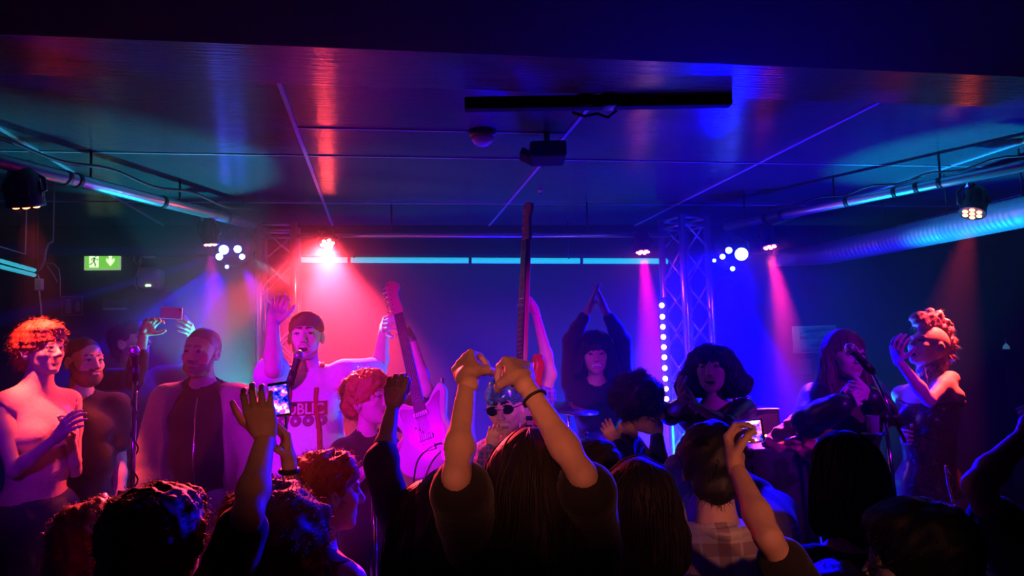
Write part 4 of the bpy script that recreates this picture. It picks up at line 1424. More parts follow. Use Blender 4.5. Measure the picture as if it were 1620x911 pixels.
person('red_short', 'person with short curly red hair and a sleeveless top turned towards the guitar', (520, 782, 2.38), 140, 0,
       look=(118, 0, 0), skin='skin_pale', outfit=[dict(kind='tank', mat='wine', t=.012), dict(kind='trousers', mat='navy')],
       hair=('curly_short', dict(strands=600, seed=21, amp=.008, s=.92, len=.025)), hairmat='hair_red', hres=.005)
person('dark_arm', 'person in a dark sleeve with a fist raised in front of the white guitar', (676, 832, 2.2), 180, 0,
       arms={'L': dict(sh=(640, 850, 2.3), e=(604, 735, 2.25), w=(622, 638, 2.25), t=(628, 585, 2.25), n=(0, 1, 0), curl=.8, thumb=.9, thick=.95)},
       outfit=[dict(kind='long', mat='navy', sleeveR=.6, sleeveL=1.2), dict(kind='trousers', mat='navy')], hair=('lob_back', {}), hairmat='hair_dark', hres=.006)
person('centre', 'person with long dark hair at the bottom centre, both bare arms raised', (848, 784, 1.70), 180, 0,
       arms={'L': dict(sh=(752, 862, 1.72), e=(722, 755, 1.70), w=(740, 600, 1.80), t=(722, 532, 1.82), n=(.3, .9, 0), curl=.75, thumb=.8, thick=1.0),
             'R': dict(sh=(940, 862, 1.72), e=(922, 752, 1.70), w=(828, 602, 1.80), t=(802, 530, 1.80), n=(-.3, .9, 0), curl=.7, thumb=.8, thick=1.0)},
       skin='skin', outfit=[dict(kind='tee', mat='black', sleeve=.8, t=.02), dict(kind='trousers', mat='navy')],
       hair=('long_back', dict(s=1.16, strands=1100, len=.3)), hairmat='hair_dark', hres=.006, fem=True)
person('small_dark', 'person with dark hair between the raised dark sleeve and the central bare arm', (708, 812, 1.9), 180, 0, outfit=PLAIN,
       hair=('long_back', dict(s=.85, strands=300)), hairmat='hair_dark', hres=.006, fem=True, size=.85)
person('behind_arm', 'person with short dark hair behind the bare arm with the black bracelet', (944, 758, 2.45), 180, 0, outfit=PLAIN,
       hair=('short', {}), hairmat='hair_dark', hres=.006)
person('straight_hair', 'person with straight shoulder length dark hair left of the checked shirt', (1010, 802, 1.98), 180, 0, outfit=PLAIN, fem=True,
       hair=('lob_back', {}), hairmat='hair_dark', hres=.006)
person('checked', 'person in a checked flannel shirt with short black hair, clapping', (1128, 742, 2.2), 184, 0,
       arms={'L': dict(e=(1056, 790, 2.2), w=(1074, 735, 2.4), t=(1092, 680, 2.45), n=(.9, .2, 0), curl=.15),
             'R': dict(e=(1225, 810, 2.3), w=(1160, 755, 2.5), t=(1110, 690, 2.5), n=(-.9, .2, 0), curl=.15)},
       look=(170, 0, 0), outfit=[dict(kind='long', mat='plaid', t=.02, sleeve=1.85, noise=(.006, 22, 5, 2)), dict(kind='collar', mat='plaid', r=.07, z=.02, w=.02), dict(kind='trousers', mat='navy')],
       hair=('short', dict(amp=.003, strands=500, s=1.06)), hairmat='hair_black', hres=.006)
person('right_long', 'person seen from behind with long hair, below the right microphone stand', (1338, 752, 2.08), 178, 0,
       outfit=[dict(kind='tee', mat='black', neck=.10), dict(kind='trousers', mat='navy')], fem=True,
       hair=('lob_back', dict(s=.90, strands=900)), hairmat='hair_dark', hres=.006)
person('profile_right', 'person with dark hair and pale profile turned left at the bottom right', (1446, 893, 1.74), 215, 0, look=(252, 0, 0), fem=True, skin='skin_pale',
       outfit=PLAIN, hair=('short', dict(s=1.12, strands=700)), hairmat='hair_black', hres=.005)
person('fist', 'bare arm person with loose fist raised in front of the checked shirt', (1330, 985, 1.72), 180, 0,
       arms={'L': dict(sh=(1272, 945, 1.70), e=(1215, 850, 1.68), w=(1164, 738, 1.8), t=(1150, 664, 1.82), n=(.6, -.5, 0), curl=.6, thumb=.7, thick=1.0)},
       outfit=[dict(kind='tee', mat='black'), dict(kind='trousers', mat='navy')], hair='short', hairmat='hair_dark', hres=.007)
person('edge', 'person at the far right edge with a raised bent arm in dark blue light', (1690, 860, 1.9), 178, 0,
       arms={'L': dict(sh=(1606, 880, 1.85), e=(1545, 768, 1.8), w=(1622, 688, 1.9), curl=.5, n=(0, 1, 0), thick=1.05)},
       outfit=[dict(kind='tee', mat='navy', sleeve=.5), dict(kind='trousers', mat='navy')], hair='short', hairmat='hair_dark', hres=.007)
# ------------------------------------------------------------------ instruments, stands, signs and small things
def catmull(pts, n=8):
    out = []
    k = len(pts)
    for i in range(k):
        p0, p1, p2, p3 = [Vector(pts[(i + j - 1) % k]) for j in range(4)]
        for t in range(n):
            t /= n
            out.append(tuple(.5 * ((2 * p1) + (-p0 + p2) * t + (2 * p0 - 5 * p1 + 4 * p2 - p3) * t * t + (-p0 + 3 * p1 - 3 * p2 + p3) * t ** 3)))
    return out

M_cream = mat('cream_lacquer', (.78, .70, .62), .22, noise=.04)
M_red = mat('red_lacquer', (.50, .05, .03), .2, noise=.15)
M_tort = mat('tortoiseshell', (.16, .03, .02), .25, noise=.7, nscale=14)
M_maple = mat('maple_neck', (.45, .24, .11), .35, noise=.15)
M_rose = mat('rosewood', (.05, .02, .015), .45, noise=.3)
M_chrome = mat('chrome', (.8, .8, .82), .12, 1.0, noise=.02)
M_ivory = mat('ivory_plastic', (.8, .76, .66), .35)

def guitar(name, label, bottom, top, zhint, total, body_m, guard_m, scale_w=1.0, tuners=6, strings=6, pick=2, neck_m=M_maple):
    bottom = Vector(bottom); top = Vector(top)
    ax = (top - bottom).normalized(); s = (top - bottom).length / total
    z = Vector(zhint); z = (z - ax * z.dot(ax)).normalized()
    x = ax.cross(z)
    M = Matrix.Translation(bottom) @ Matrix((x * s, ax * s, z * s)).transposed().to_4x4()
    root = empty(name, bottom, label, 'guitar')
    W = scale_w
    out = catmull([(x_ * W, y_) for x_, y_ in [(0, 0), (.09, .005), (.155, .06), (.165, .135), (.13, .20), (.115, .25), (.130, .31), (.145, .375), (.122, .415), (.085, .39), (.045, .345), (0, .335), (-.045, .345), (-.075, .365), (-.12, .385), (-.148, .35), (-.14, .29), (-.115, .235), (-.125, .185), (-.165, .12), (-.15, .045), (-.08, .0)]], 6)
    b = MB(); b.prism(out, -.022, .022, M, .009); b.build('body', body_m, root, True)
    g = MB(); g.prism(catmull([(-.03, .13), (.03, .125), (.085, .15), (.10, .20), (.09, .25), (.10, .32), (.115, .375), (.08, .36), (.04, .325), (-.04, .325), (-.09, .34), (-.105, .32), (-.09, .24), (-.08, .17)], 5), .0225, .0255, M); g.build('pickguard', guard_m, root)
    for i in range(pick):
        y = .29 - .115 * i
        p = MB(); p.box(M @ Vector((0, y, .028)), (.075 * s, .024 * s, .012 * s), M.to_3x3().normalized() @ Matrix.Rotation(.06, 3, 'Z'), .003); p.build('pickup', M_ivory, root)
    br = MB(); br.box(M @ Vector((0, .125, .03)), (.07 * s, .03 * s, .014 * s), M.to_3x3().normalized(), .003); br.build('bridge', M_chrome, root)
    cp = MB(); cp.prism(catmull([(.06, .05), (.10, .06), (.125, .11), (.12, .16), (.09, .155), (.06, .10)], 4), .0226, .0250, M); cp.build('control_plate', M_chrome, root)
    for (kx, ky) in ((.105, .15), (.10, .115), (.085, .08)):
        k = MB(); k.lathe([(.009 * s, 0), (.009 * s, .012 * s), (.007 * s, .014 * s)], M @ Matrix.Translation((kx * W, ky, .025)), 14) if False else k.lathe([(.009, 0), (.009, .012), (.007, .014)], M @ Matrix.Translation((kx * W, ky, .025)), 14)
        k.build('knob', M_blk, root, True)
    hs0 = total - .185
    n = MB(); n.prism([(-.027, .30), (.027, .30), (.021, hs0), (-.021, hs0)], .004, .026, M, .004); n.build('neck', neck_m, root)
    fb = MB(); fb.prism([(-.028, .30), (.028, .30), (.022, hs0), (-.022, hs0)], .026, .032, M)
    fb.cur = 1
    y = hs0; L = hs0 - .13
    for i in range(1, 20):
        yy = .13 + L * 2 ** (-i / 12)
        if yy < .31: break
        fb.box(M @ Vector((0, yy, .0325)), (.044 * s, .0018 * s, .0015 * s), M.to_3x3().normalized())
    fb.build('fretboard', [M_rose, M_chrome], root)
    h = MB(); h.prism(catmull([(-.021, hs0), (-.034, hs0 + .02), (-.036, total - .03), (-.025, total - .005), (.0, total - .002), (.03, total - .02), (.034, total - .05), (.018, total - .075), (.024, hs0 + .05), (.028, hs0 + .02), (.021, hs0)], 4), .006, .022, M, .002); h.build('headstock', neck_m, root)
    for i in range(tuners):
        yy = hs0 + .028 + i * (total - hs0 - .05) / max(1, tuners - 1)
        k = MB(); k.tube([M @ Vector((-.03, yy, .012)), M @ Vector((-.05, yy, .012))], .003 * s, 8); k.sphere(M @ Vector((-.053, yy, .012)), (.006 * s,) * 3, 6)
        k.tube([M @ Vector((-.018, yy, .02)), M @ Vector((-.018, yy, .032))], .004 * s, 8)
        k.build('tuning_peg', M_chrome, root, True)
    st = MB()
    for i in range(strings):
        u = (i / (strings - 1) - .5)
        st.tube([M @ Vector((u * .052, .125, .037)), M @ Vector((u * .036, hs0, .034))], .0009 * s, 5)
    st.build('strings', M_chrome, root)
    return root, M, s

gt, GM, gs = guitar('electric_guitar', 'cream electric guitar with a dark pickguard held upright by the red-haired person', P(690, 750, 3.28), P(621, 446, 3.52), (-.12, -1, -.1), 1.0, M_cream, M_tort)
guitar('bass_guitar', 'red bass guitar with a long neck raised upright, almost edge on', P(826, 722, 3.30), P(841, 320, 3.50), (-.92, -.5, 0), 1.12, M_red, M_ivory, .9, 4, 4, 1)
# guitar cable and strap hanging on the cream guitar
k = MB(); jp = GM @ Vector((.10, .09, .03))
pts = [jp, jp + Vector((-.04, -.05, .03)), jp + Vector((-.12, -.07, -.02)), jp + Vector((-.15, -.06, -.12)), jp + Vector((-.16, -.03, -.3)), jp + Vector((-.15, .05, -.7)), Vector((jp.x - .1, jp.y + .1, SZ + .01))]
sm = []
for i in range(len(pts) - 1):
    p0, p1, p2, p3 = pts[max(0, i - 1)], pts[i], pts[i + 1], pts[min(len(pts) - 1, i + 2)]
    for t in range(6):
        t /= 6
        sm.append(.5 * ((2 * p1) + (-p0 + p2) * t + (2 * p0 - 5 * p1 + 4 * p2 - p3) * t * t + (-p0 + 3 * p1 - 3 * p2 + p3) * t ** 3))
k.tube(sm, .0038, 8)
tag(k.build('guitar_cable', M_rub, None, True, loc=jp), 'black cable looping down from the cream guitar', 'cable')

def mic(root, p, d, s=1.0):
    d = nrm(d); R = frame_from(d).to_4x4(); M = Matrix.Translation(p) @ R
    h = MB(); h.lathe([(.012 * s, -.17 * s), (.015 * s, -.16 * s), (.019 * s, -.03 * s), (.024 * s, -.02 * s)], M, 16); h.build('microphone_body', M_blk, root, True)
    g = MB(); g.sphere(Vector(p), (.027 * s, .027 * s, .029 * s), 10, frame_from(d)); g.tube([Vector(p) - d * .004, Vector(p) + d * .004], .0285 * s, 16); g.build('microphone_grille', M_alu, root, True)

def mic_stand(name, label, base, joint, boom_end=None, boom_tail=None, mic_dir=None, chrome=False, round_base=True, r=.0105):
    """base: point on the floor, joint: top of the pole"""
    base = Vector(base); joint = Vector(joint)
    root = empty(name, base, label, 'microphone stand')
    b = MB()
    if round_base: b.lathe([(.13, 0), (.13, .008), (.11, .018), (.03, .026), (.016, .05)], Matrix.Translation(base + Vector((0, 0, .002))), 28)
    else:
        for a in (0, 120, 240):
            an = math.radians(a + 20)
            b.tube([base + Vector((0, 0, .09)), base + Vector((.27 * math.cos(an), .27 * math.sin(an), .013))], .010, 8)
    b.build('base', M_blk, root, True)
    mid = base.lerp(joint, .52)
    p = MB(); p.tube([base + Vector((0, 0, .01)), mid], r * 1.25, 14); p.build('lower_pole', M_chrome if chrome else M_blk, root, True)
    p = MB(); p.tube([mid, joint], r * .8, 12); p.build('upper_pole', M_chrome, root, True)
    p = MB(); p.tube([mid - Vector((0, 0, .04)), mid + Vector((0, 0, .03))], r * 2.0, 14); p.tube([mid, mid + Vector((-.045, 0, 0))], .006, 8); p.sphere(mid + Vector((-.045, 0, 0)), .012, 6); p.build('clutch', M_blk, root, True)
    if boom_end is not None:
        p = MB(); p.tube([Vector(boom_tail if boom_tail is not None else joint), Vector(boom_end)], .0075, 12); p.build('boom', M_chrome, root, True)
        p = MB(); p.sphere(joint, .022, 8); p.tube([joint, joint + Vector((.05, -.02, 0))], .007, 8); p.build('joint', M_blk, root, True)
    e = Vector(boom_end) if boom_end is not None else joint
    if mic_dir is not None:
        mic(root, e + nrm(mic_dir) * .125, mic_dir, .8)
        c = MB(); c.tube([e, e + nrm(mic_dir) * .06], .017, 12); c.build('clip', M_blk, root, True)
    return root

def down(p, z=None):
    return Vector((p.x, p.y, SZ if z is None else z))
j = P(214, 600, 3.05)
ms = mic_stand('microphone_stand', 'straight microphone stand left of the person in the brown jacket', down(j) + Vector((-.02, 0, 0)), j, None, None, (.12, -.35, 1), chrome=True, r=.0125)
k = MB()
k.tube([j + Vector((.014 * math.cos(i * .8), .014 * math.sin(i * .8), -.02 - i * .016)) for i in range(60)], .0035, 7)
k.build('microphone_cable', M_rub, ms, True)
for zz in (-.52, -.46):
    k = MB(); k.tube([j + Vector((0, 0, zz)), j + Vector((-.05, -.02, zz + .01)), j + Vector((-.055, -.02, zz - .03))], .009, 8); k.build('cable_clip', M_blk, ms, True)
j = P(452, 640, 3.12)
mic_stand('microphone_stand', 'microphone on a stand in front of the singer in the cap', down(j), j, P(458, 608, 3.1), j, (.28, .15, 1), chrome=True)
j = P(1400, 660, 3.02)
mic_stand('microphone_stand', 'boom microphone stand before the person with long hair, its pole lit blue', down(j) + Vector((.06, 0, 0)), j, P(1380, 588, 3.04), P(1432, 700, 3.0), (-.6, .1, .75), chrome=True, round_base=False)
j = P(591, 762, 3.0)
mic_stand('microphone_stand', 'short bare microphone stand with a pale green pole between the raised arms', down(j), j, chrome=True, r=.013)

# drum kit
M_shell = mat('drum_shell', (.10, .10, .28), .2, noise=.3); M_skin2 = mat('drum_head', (.8, .8, .8), .5); M_brass = mat('cymbal_bronze', (.65, .50, .30), .22, .95, noise=.1)
def drum(name, label, c, r, h, ax=(0, 0, 1), legs=True):
    c = Vector(c); R = frame_from(ax).to_4x4(); M = Matrix.Translation(c) @ R
    root = empty(name, down(c), label, 'drum')
    b = MB(); b.lathe([(r, -h / 2), (r, h / 2)], M, 32); b.build('shell', M_shell, root, True)
    b = MB(); b.lathe([(r * 1.0, h / 2), (r * .97, h / 2 + .004)], M, 32); b.lathe([(r * .97, -h / 2 - .004), (r, -h / 2)], M, 32); b.build('drum_head', M_skin2, root)
    b = MB()
    for z in (-h / 2, h / 2):
        b.tube([M @ Vector((r * 1.02 * math.cos(i * PI / 16), r * 1.02 * math.sin(i * PI / 16), z)) for i in range(32)], .008, 8, closed=True)
    b.build('hoop', M_chrome, root, True)
    b = MB()
    for i in range(8):
        a = i * PI / 4
        b.tube([M @ Vector((r * 1.04 * math.cos(a), r * 1.04 * math.sin(a), -h / 2)), M @ Vector((r * 1.04 * math.cos(a), r * 1.04 * math.sin(a), h / 2))], .003, 6)
    b.build('tension_rods', M_chrome, root)
    if legs:
        for i in range(3):
            a = i * 2.09 + .4; q = M @ Vector((r * 1.02 * math.cos(a), r * 1.02 * math.sin(a), 0)) if abs(Vector(ax).z) > .7 else c + Vector(((-.25, .25, 0)[i], (-.1, -.1, .15)[i], -r * .7))
            k = MB(); k.tube([q, Vector((q.x, q.y, SZ + .005))], .007, 8); k.build('leg', M_chrome, root, True)
    return root
drum('bass_drum', 'large drum standing on its side at the feet of the drummer', Vector((P(972, 800, 3.85).x, P(972, 800, 3.85).y, SZ + .24)), .23, .26, (0, -1, 0))
dp = P(1012, 745, 4.15)
drum('snare_drum', 'small shallow drum on legs beside the smiling drummer', Vector((dp.x, dp.y, SZ + .62)), .17, .15, (0, -.15, 1))
dp = P(836, 745, 4.0)
drum('floor_tom', 'deep drum beside the bass drum behind the bass player', Vector((dp.x, dp.y, SZ + .42)), .2, .38)
def cymbal(label, c, tilt, r=.2, xo=.0):
    c = Vector(c); root = empty('cymbal', down(c), label, 'cymbal')
    M = Matrix.Translation(c) @ frame_from(tilt).to_4x4()
    k = MB(); k.lathe([(.002, .022), (.02, .02), (.032, .006), (r * .6, -.004), (r, -.016), (r, -.0175), (r * .6, -.006), (.03, .003), (.002, .015)], M, 40, cap=False); k.build('plate', M_brass, root, True)
    k = MB(); k.tube([down(c) + Vector((xo, .0, .1)), c + Vector((xo, 0, -.14)), c + Vector((0, 0, .05))], .008, 10); k.build('stand_pole', M_chrome, root, True)
    k = MB(); k.sphere(c + Vector((0, 0, .04)), .012, 6); k.build('wing_nut', M_blk, root, True)
    for i in range(3):
        a = i * 2.09
        k = MB(); k.tube([down(c) + Vector((xo, 0, .35)), down(c) + Vector((xo + .15 * math.cos(a), .15 * math.sin(a), .01))], .007, 8); k.build('leg', M_chrome, root, True)
cymbal('tilted cymbal catching light left of the drummer', P(898, 641, 4.0), (.15, -.12, 1), .17)
cymbal('low cymbal edge lit purple below the drummer', P(928, 700, 3.62), (-.25, -.25, 1), .16)
cymbal('cymbal on a tall bare rod behind the cream guitar', P(706, 690, 3.95), (.1, -.1, 1), .16)
cr = MB(); cr.tube([P(700, 598, 3.95), P(704, 682, 3.95)], .010, 12)
tag(cr.build('drum_rod', M_chrome, None, True, loc=P(704, 682, 3.95)), 'upright chrome rod standing free right of the cream guitar', 'rod')

# amplifier, cabinet and what lies on them
M_tolex = mat('black_tolex', (.018, .018, .02), .55, noise=.4, bump=.3, nscale=200)
M_grille = mat('grille_cloth', (.03, .03, .035), .8, noise=.4, nscale=180)
cabR = Matrix.Rotation(.12, 3, 'Z')
ct = P(1226, 706, 3.42)
cw, cd, chh = .335, .27, ct.z - SZ
cc = Vector((ct.x, ct.y + .12, SZ + chh / 2))
root = empty('speaker_cabinet', (cc.x, cc.y, SZ), 'tall black speaker cabinet on the stage left of the long-haired person', 'speaker')
k = MB(); k.box(cc + Vector((0, 0, .012)), (cw, cd, chh - .03), cabR, .015); k.build('body', M_tolex, root)
k = MB(); k.box(cc + cabR @ Vector((0, -cd / 2 - .004, -.01)), (cw - .06, .012, chh - .12), cabR, .004); k.build('grille', M_grille, root)
k = MB(); k.box(cc + cabR @ Vector((cw / 2 - .012, -cd / 2 - .006, 0)), (.010, .010, chh - .06), cabR, .002); k.build('edge_trim', M_alu, root)
for x in (-1, 1):
    for z in (-1, 1):
        k = MB(); k.box(cc + cabR @ Vector((x * (cw / 2 - .02), -cd / 2 + .02, z * (chh / 2 - .035) + .012)), (.05, .05, .05), cabR, .012); k.build('corner_cap', M_blk, root)
for x in (-1, 1):
    for y in (-1, 1):
        k = MB(); k.lathe([(.02, 0), (.02, .014)], Matrix.Translation(Vector((cc.x, cc.y, SZ + .001)) + cabR @ Vector((x * .13, y * .14, 0))), 12); k.build('foot', M_rub, root)
ap = P(1196, 678, 3.75)
aw, ah, ad = .25, .185, .24
ac = Vector((ap.x, ap.y + .12, ap.z))
# the amplifier stands on its own rack case behind the cabinet
rc = Vector((ac.x, ac.y, SZ + (ac.z - ah / 2 - SZ) / 2))
root = empty('flight_case', (rc.x, rc.y, SZ), 'black flight case under the amplifier with red lamps', 'case')
rh = ac.z - ah / 2 - SZ
k = MB(); k.box(rc, (aw + .1, ad + .02, rh - .002), None, .01); k.build('body', M_tolex, root)
for x in (-1, 1):
    k = MB(); k.box(rc + Vector((x * (aw / 2 + .045), -ad / 2 - .01, 0)), (.02, .012, rh - .02), None, .003); k.build('edge_trim', M_alu, root)
for z in (.2, -.2):
    k = MB(); k.box(rc + Vector((0, -ad / 2 - .018, z * rh)), (.06, .02, .05), None, .005); k.build('latch', M_chrome, root)
root = empty('amplifier', (ac.x, ac.y, ac.z - ah / 2), 'black amplifier with two glowing red lamps behind the speaker cabinet', 'amplifier')
k = MB(); k.box(ac, (aw, ad, ah), None, .01); k.build('body', M_tolex, root)
k = MB(); k.box(ac + Vector((0, -ad / 2 - .003, 0)), (aw - .03, .006, ah - .04), None, .002); k.build('front_panel', mat('amp_panel', (.05, .05, .07), .4), root)
for i, (dx, dz, rr) in enumerate(((.045, -.035, .006), (.085, -.042, .010))):
    k = MB(); k.sphere(ac + Vector((dx, -ad / 2 - .008, dz)), rr, 8); k.build('indicator_lamp', emis('amp_led', (1, .12, .05), 14), root, True)
for i in range(4):
    k = MB(); k.lathe([(.012, 0), (.011, .018)], Matrix.Translation(ac + Vector((-.09 + i * .035, -ad / 2 - .006, .03))) @ Matrix.Rotation(PI / 2, 4, 'X'), 12); k.build('knob', M_blk, root, True)
k = MB(); k.box(ac + Vector((0, -ad / 2 + .005, ah / 2 + .002)), (aw, .01, .006), None, .001); k.build('top_trim', M_alu, root)
top = ac.z + ah / 2 + .005
k = MB(); k.box(Vector((ac.x - .04, ac.y - .04, top + .012)), (.13, .09, .022), None, .005)
tag(k.build('effects_box', M_blk, None), 'low black effects box lying on top of the amplifier', 'effects unit')
for i, dx in enumerate((-.075, -.015)):
    k = MB(); k.lathe([(.024, 0), (.026, .004), (.026, .03), (.022, .036), (.004, .037)], Matrix.Translation((ac.x + dx, ac.y - .04, top + .024)), 18)
    o = k.build('tin', M_chrome, None, True)
    tag(o, ('small round metal tin on the left end of the effects box', 'small round metal tin on the right end of the effects box')[i], 'tin', 'tins on the amplifier')
# red garment thrown over the cabinet
f = Field()
g0 = Vector((cc.x + .015, cc.y - .05, SZ + chh))
for (dx, dy, dz, r) in ((.03, 0, .03, .05), (.08, .02, .055, .055), (.12, .0, .075, .05), (.135, -.05, .03, .05), (.12, -.10, -.03, .04), (-.03, -.04, .015, .035), (.0, -.08, .0, .03), (.06, -.09, .02, .04), (.14, .02, .10, .03)):
    f.ell(g0 + Vector((dx, dy, dz)), (r, r, r * .8), k=.03)
f.half((0, 0, SZ + chh - .15), (0, 0, -1))
V = f.mesh(.006, (.010, 55, 4, 2))
o = np_mesh('draped_jacket', [V], [cloth_mat('coral_fleece', (.80, .20, .16))], tuple(g0))
tag(o, 'crumpled coral red jacket thrown over the speaker cabinet', 'jacket')

# glass on a tray clamped to the boom stand
gp = P(1381, 676, 3.0)
root = empty('drink_tray', gp, 'small clamp-on tray fixed to the right microphone stand', 'tray')
k = MB(); k.lathe([(.045, 0), (.048, .006), (.044, .006), (.041, .002)], Matrix.Translation(gp - Vector((0, 0, .03))), 24); k.build('plate', M_blk, root, True)
k = MB(); k.tube([gp + Vector((.04, 0, -.028)), P(1402, 684, 3.02)], .006, 8); k.build('arm', M_blk, root, True)
mg = bpy.data.materials.new('clear_glass'); mg.use_nodes = True
bb = mg.node_tree.nodes['Principled BSDF']; bb.inputs['Transmission Weight'].default_value = .8; bb.inputs['Roughness'].default_value = .05; bb.inputs['Base Color'].default_value = (.9, .95, 1, 1)
k = MB(); k.lathe([(.022, 0), (.027, .07), (.025, .07), (.020, .005), (.001, .004)], Matrix.Translation(gp + Vector((0, 0, -.023))), 24, cap=False)
tag(k.build('drinking_glass', mg, None, True), 'short clear drinking glass on the small tray of the microphone stand', 'glass')

# ---- worn and held things
def ring_on(c, side, t, r, mname, m, w=.006, name='bracelet'):
    S, E, W, up, fo, th = c['ARM'][side]
    p = E.lerp(W, t); d = (W - E).normalized(); R = frame_from(d)
    k = MB(); rr = (.038 + (.025 - .038) * max(0, (t - .3) / .7)) * th + .003
    k.tube([p + R @ Vector((rr * math.cos(i * PI / 10), rr * math.sin(i * PI / 10), 0)) for i in range(20)], w, 8, closed=True)
    return k.build(name, m, c['root'], True)
ring_on(PEOPLE['centre'], 'R', .80, 0, '', M_rub, .0035)
ring_on(PEOPLE['phone_holder'], 'R', .86, 0, '', M_rub, .008, 'watch_strap')
ring_on(PEOPLE['phone_holder'], 'R', .74, 0, '', M_chrome, .004)

def glasses(c, m, dark=True):
    T = c['T']; k = MB()
    for x in (-1, 1):
        pts = [T(x * (.034 + .026 * math.cos(i * PI / 8)), .098 - .008 * abs(math.cos(i * PI / 8)), .004 + .019 * math.sin(i * PI / 8)) for i in range(16)]
        k.tube(pts, .0022, 6, closed=True)
        k.tube([T(x * .060, .092, .008), T(x * .078, .05, .008), T(x * .082, -.01, .006)], .0022, 6)
        if dark: k.add(pts, [tuple(range(16))])
    k.tube([T(-.009, .100, .006), T(.009, .100, .006)], .0022, 6)
    return k.build('glasses', m, c['root'])
glasses(PEOPLE['bassist'], mat('dark_lenses', (.01, .01, .012), .08))
glasses(PEOPLE['profile_right'], mat('clear_frames', (.03, .03, .04), .2), False)
# zip down the dark top
def strip_on(c, key, xs, z0, z1, r, m, name):
    sh = c[key]; off = Vector(sh['_o']); B = c['B']
    bv = BVHTree.FromPolygons([tuple(v.co + off) for v in sh.data.vertices], [tuple(p.vertices) for p in sh.data.polygons])
    pts = []
    for i in range(30):
        h = bv.ray_cast(B(xs, .5, z0 + (z1 - z0) * i / 29), c['RB'] @ Vector((0, -1, 0)))
        if h[0] is not None: pts.append(h[0] + h[1] * r * .3)
    k = MB(); k.tube(pts, r, 6); return k.build(name, m, c['root'], True)
strip_on(PEOPLE['jacket_man'], 'long', -.01, -.04, -.54, .004, M_chrome, 'zip')
# strand of glittering beads hanging from the sequinned dress
k = MB()
bp_ = [P(1496, 738, 3.42), P(1500, 765, 3.42), P(1508, 795, 3.43), P(1520, 840, 3.45)]
for a_, b_ in zip(bp_, bp_[1:]):
    for i in range(9): k.sphere(a_.lerp(b_, i / 9), .0065, 5)
k.tube([PEOPLE['mohawk']['Pv'] + Vector((.1, -.08, .0)), bp_[0], bp_[1], bp_[2], bp_[3]], .0025, 6)
k.build('bead_strand', CLOTH['silver'], PEOPLE['mohawk']['root'], True)
# sequinned headscarf
c = PEOPLE['bassist']; f = hair_field(c['H'], c['Rm'], 'cap', 1.05)
for (x, y, z, r) in ((-.06, .03, .09, .03), (-.085, .0, .05, .03), (-.10, -.01, .0, .026), (-.105, 0, -.05, .022)):
    f.ell(c['T'](x, y, z), (r, r, r), k=.02)
np_mesh('headscarf', [f.mesh(.005, (.004, 120, 3, 1))], [CLOTH['cyan_lace']], c['org'], c['root'])

def screen_mat(name, seed, s=2.2):
    m = bpy.data.materials.new(name); m.use_nodes = True
    nt = m.node_tree; b = nt.nodes['Principled BSDF']; b.inputs['Base Color'].default_value = (.01, .01, .01, 1); b.inputs['Roughness'].default_value = .1
    tc = nt.nodes.new('ShaderNodeTexCoord'); n = nt.nodes.new('ShaderNodeTexNoise'); n.inputs['Scale'].default_value = 60; n.inputs['Detail'].default_value = 4
    mp = nt.nodes.new('ShaderNodeMapping'); mp.inputs['Location'].default_value = (seed, seed, 0)
    nt.links.new(tc.outputs['Object'], mp.inputs['Vector']); nt.links.new(mp.outputs['Vector'], n.inputs['Vector'])
    r = nt.nodes.new('ShaderNodeValToRGB'); e = r.color_ramp.elements
    e[0].position = .36; e[0].color = (0, 0, .25, 1); e[1].position = .66; e[1].color = (1, .9, 1, 1)
    for p, col in ((.46, (.05, .05, .9, 1)), (.54, (.75, .03, .5, 1)), (.60, (1, .3, .35, 1))):
        x = e.new(p); x.color = col
    nt.links.new(n.outputs['Fac'], r.inputs['Fac']); nt.links.new(r.outputs['Color'], b.inputs['Emission Color']); b.inputs['Emission Strength'].default_value = s
    return m

def phone(label, c, up, face, w, h, scr=None, body=None, zc=-1):
    """face: direction the screen looks"""
    c = Vector(c); up = nrm(up); z = nrm(Vector(face) - up * Vector(face).dot(up)); x = up.cross(z)
    R = Matrix((x, up, z)).transposed()
    root = empty('smartphone', c, label, 'phone')
    k = MB(); k.box(c, (w, h, .009), R, .004); k.build('case', body or M_blk, root)
    k = MB(); k.box(c + z * .005, (w * .9, h * .84, .0012), R, .0005); k.build('screen', scr or mat('dark_glass', (.01, .01, .012), .08), root)
    k = MB(); k.lathe([(.004, 0), (.004, .002)], Matrix.Translation(c - z * .0065 + R @ Vector((w * .3, h * .4, 0))) @ R.to_4x4(), 10); k.build('camera_lens', M_rub, root)
    return root
pa, pb = P(439, 607, 2.27), P(445, 657, 2.27)
phone('upright phone whose screen shows the stage, held up before the singer', (pa + pb) / 2, pa - pb, (0, -1, -.05), .062, .105, screen_mat('phone_picture', 3))
pa, pb = P(256, 494, 3.93), P(287, 496, 3.93)
phone('pale phone held sideways in both hands of the photographing person', (pa + pb) / 2, pb - pa, (-.1, 1, .1), .062, .115, body=mat('pale_phone_case', (.6, .5, .75), .35))
pa, pb = P(1158, 682, 2.05), P(1203, 683, 2.05)
phone('tilted phone with a bright blue screen held beside the raised fist', (pa + pb) / 2 + Vector((.005, 0, 0)), pb - pa + Vector((0, 0, .01)), (0, -1, 0), .062, .085, screen_mat('phone_picture_blue', 8, 3))

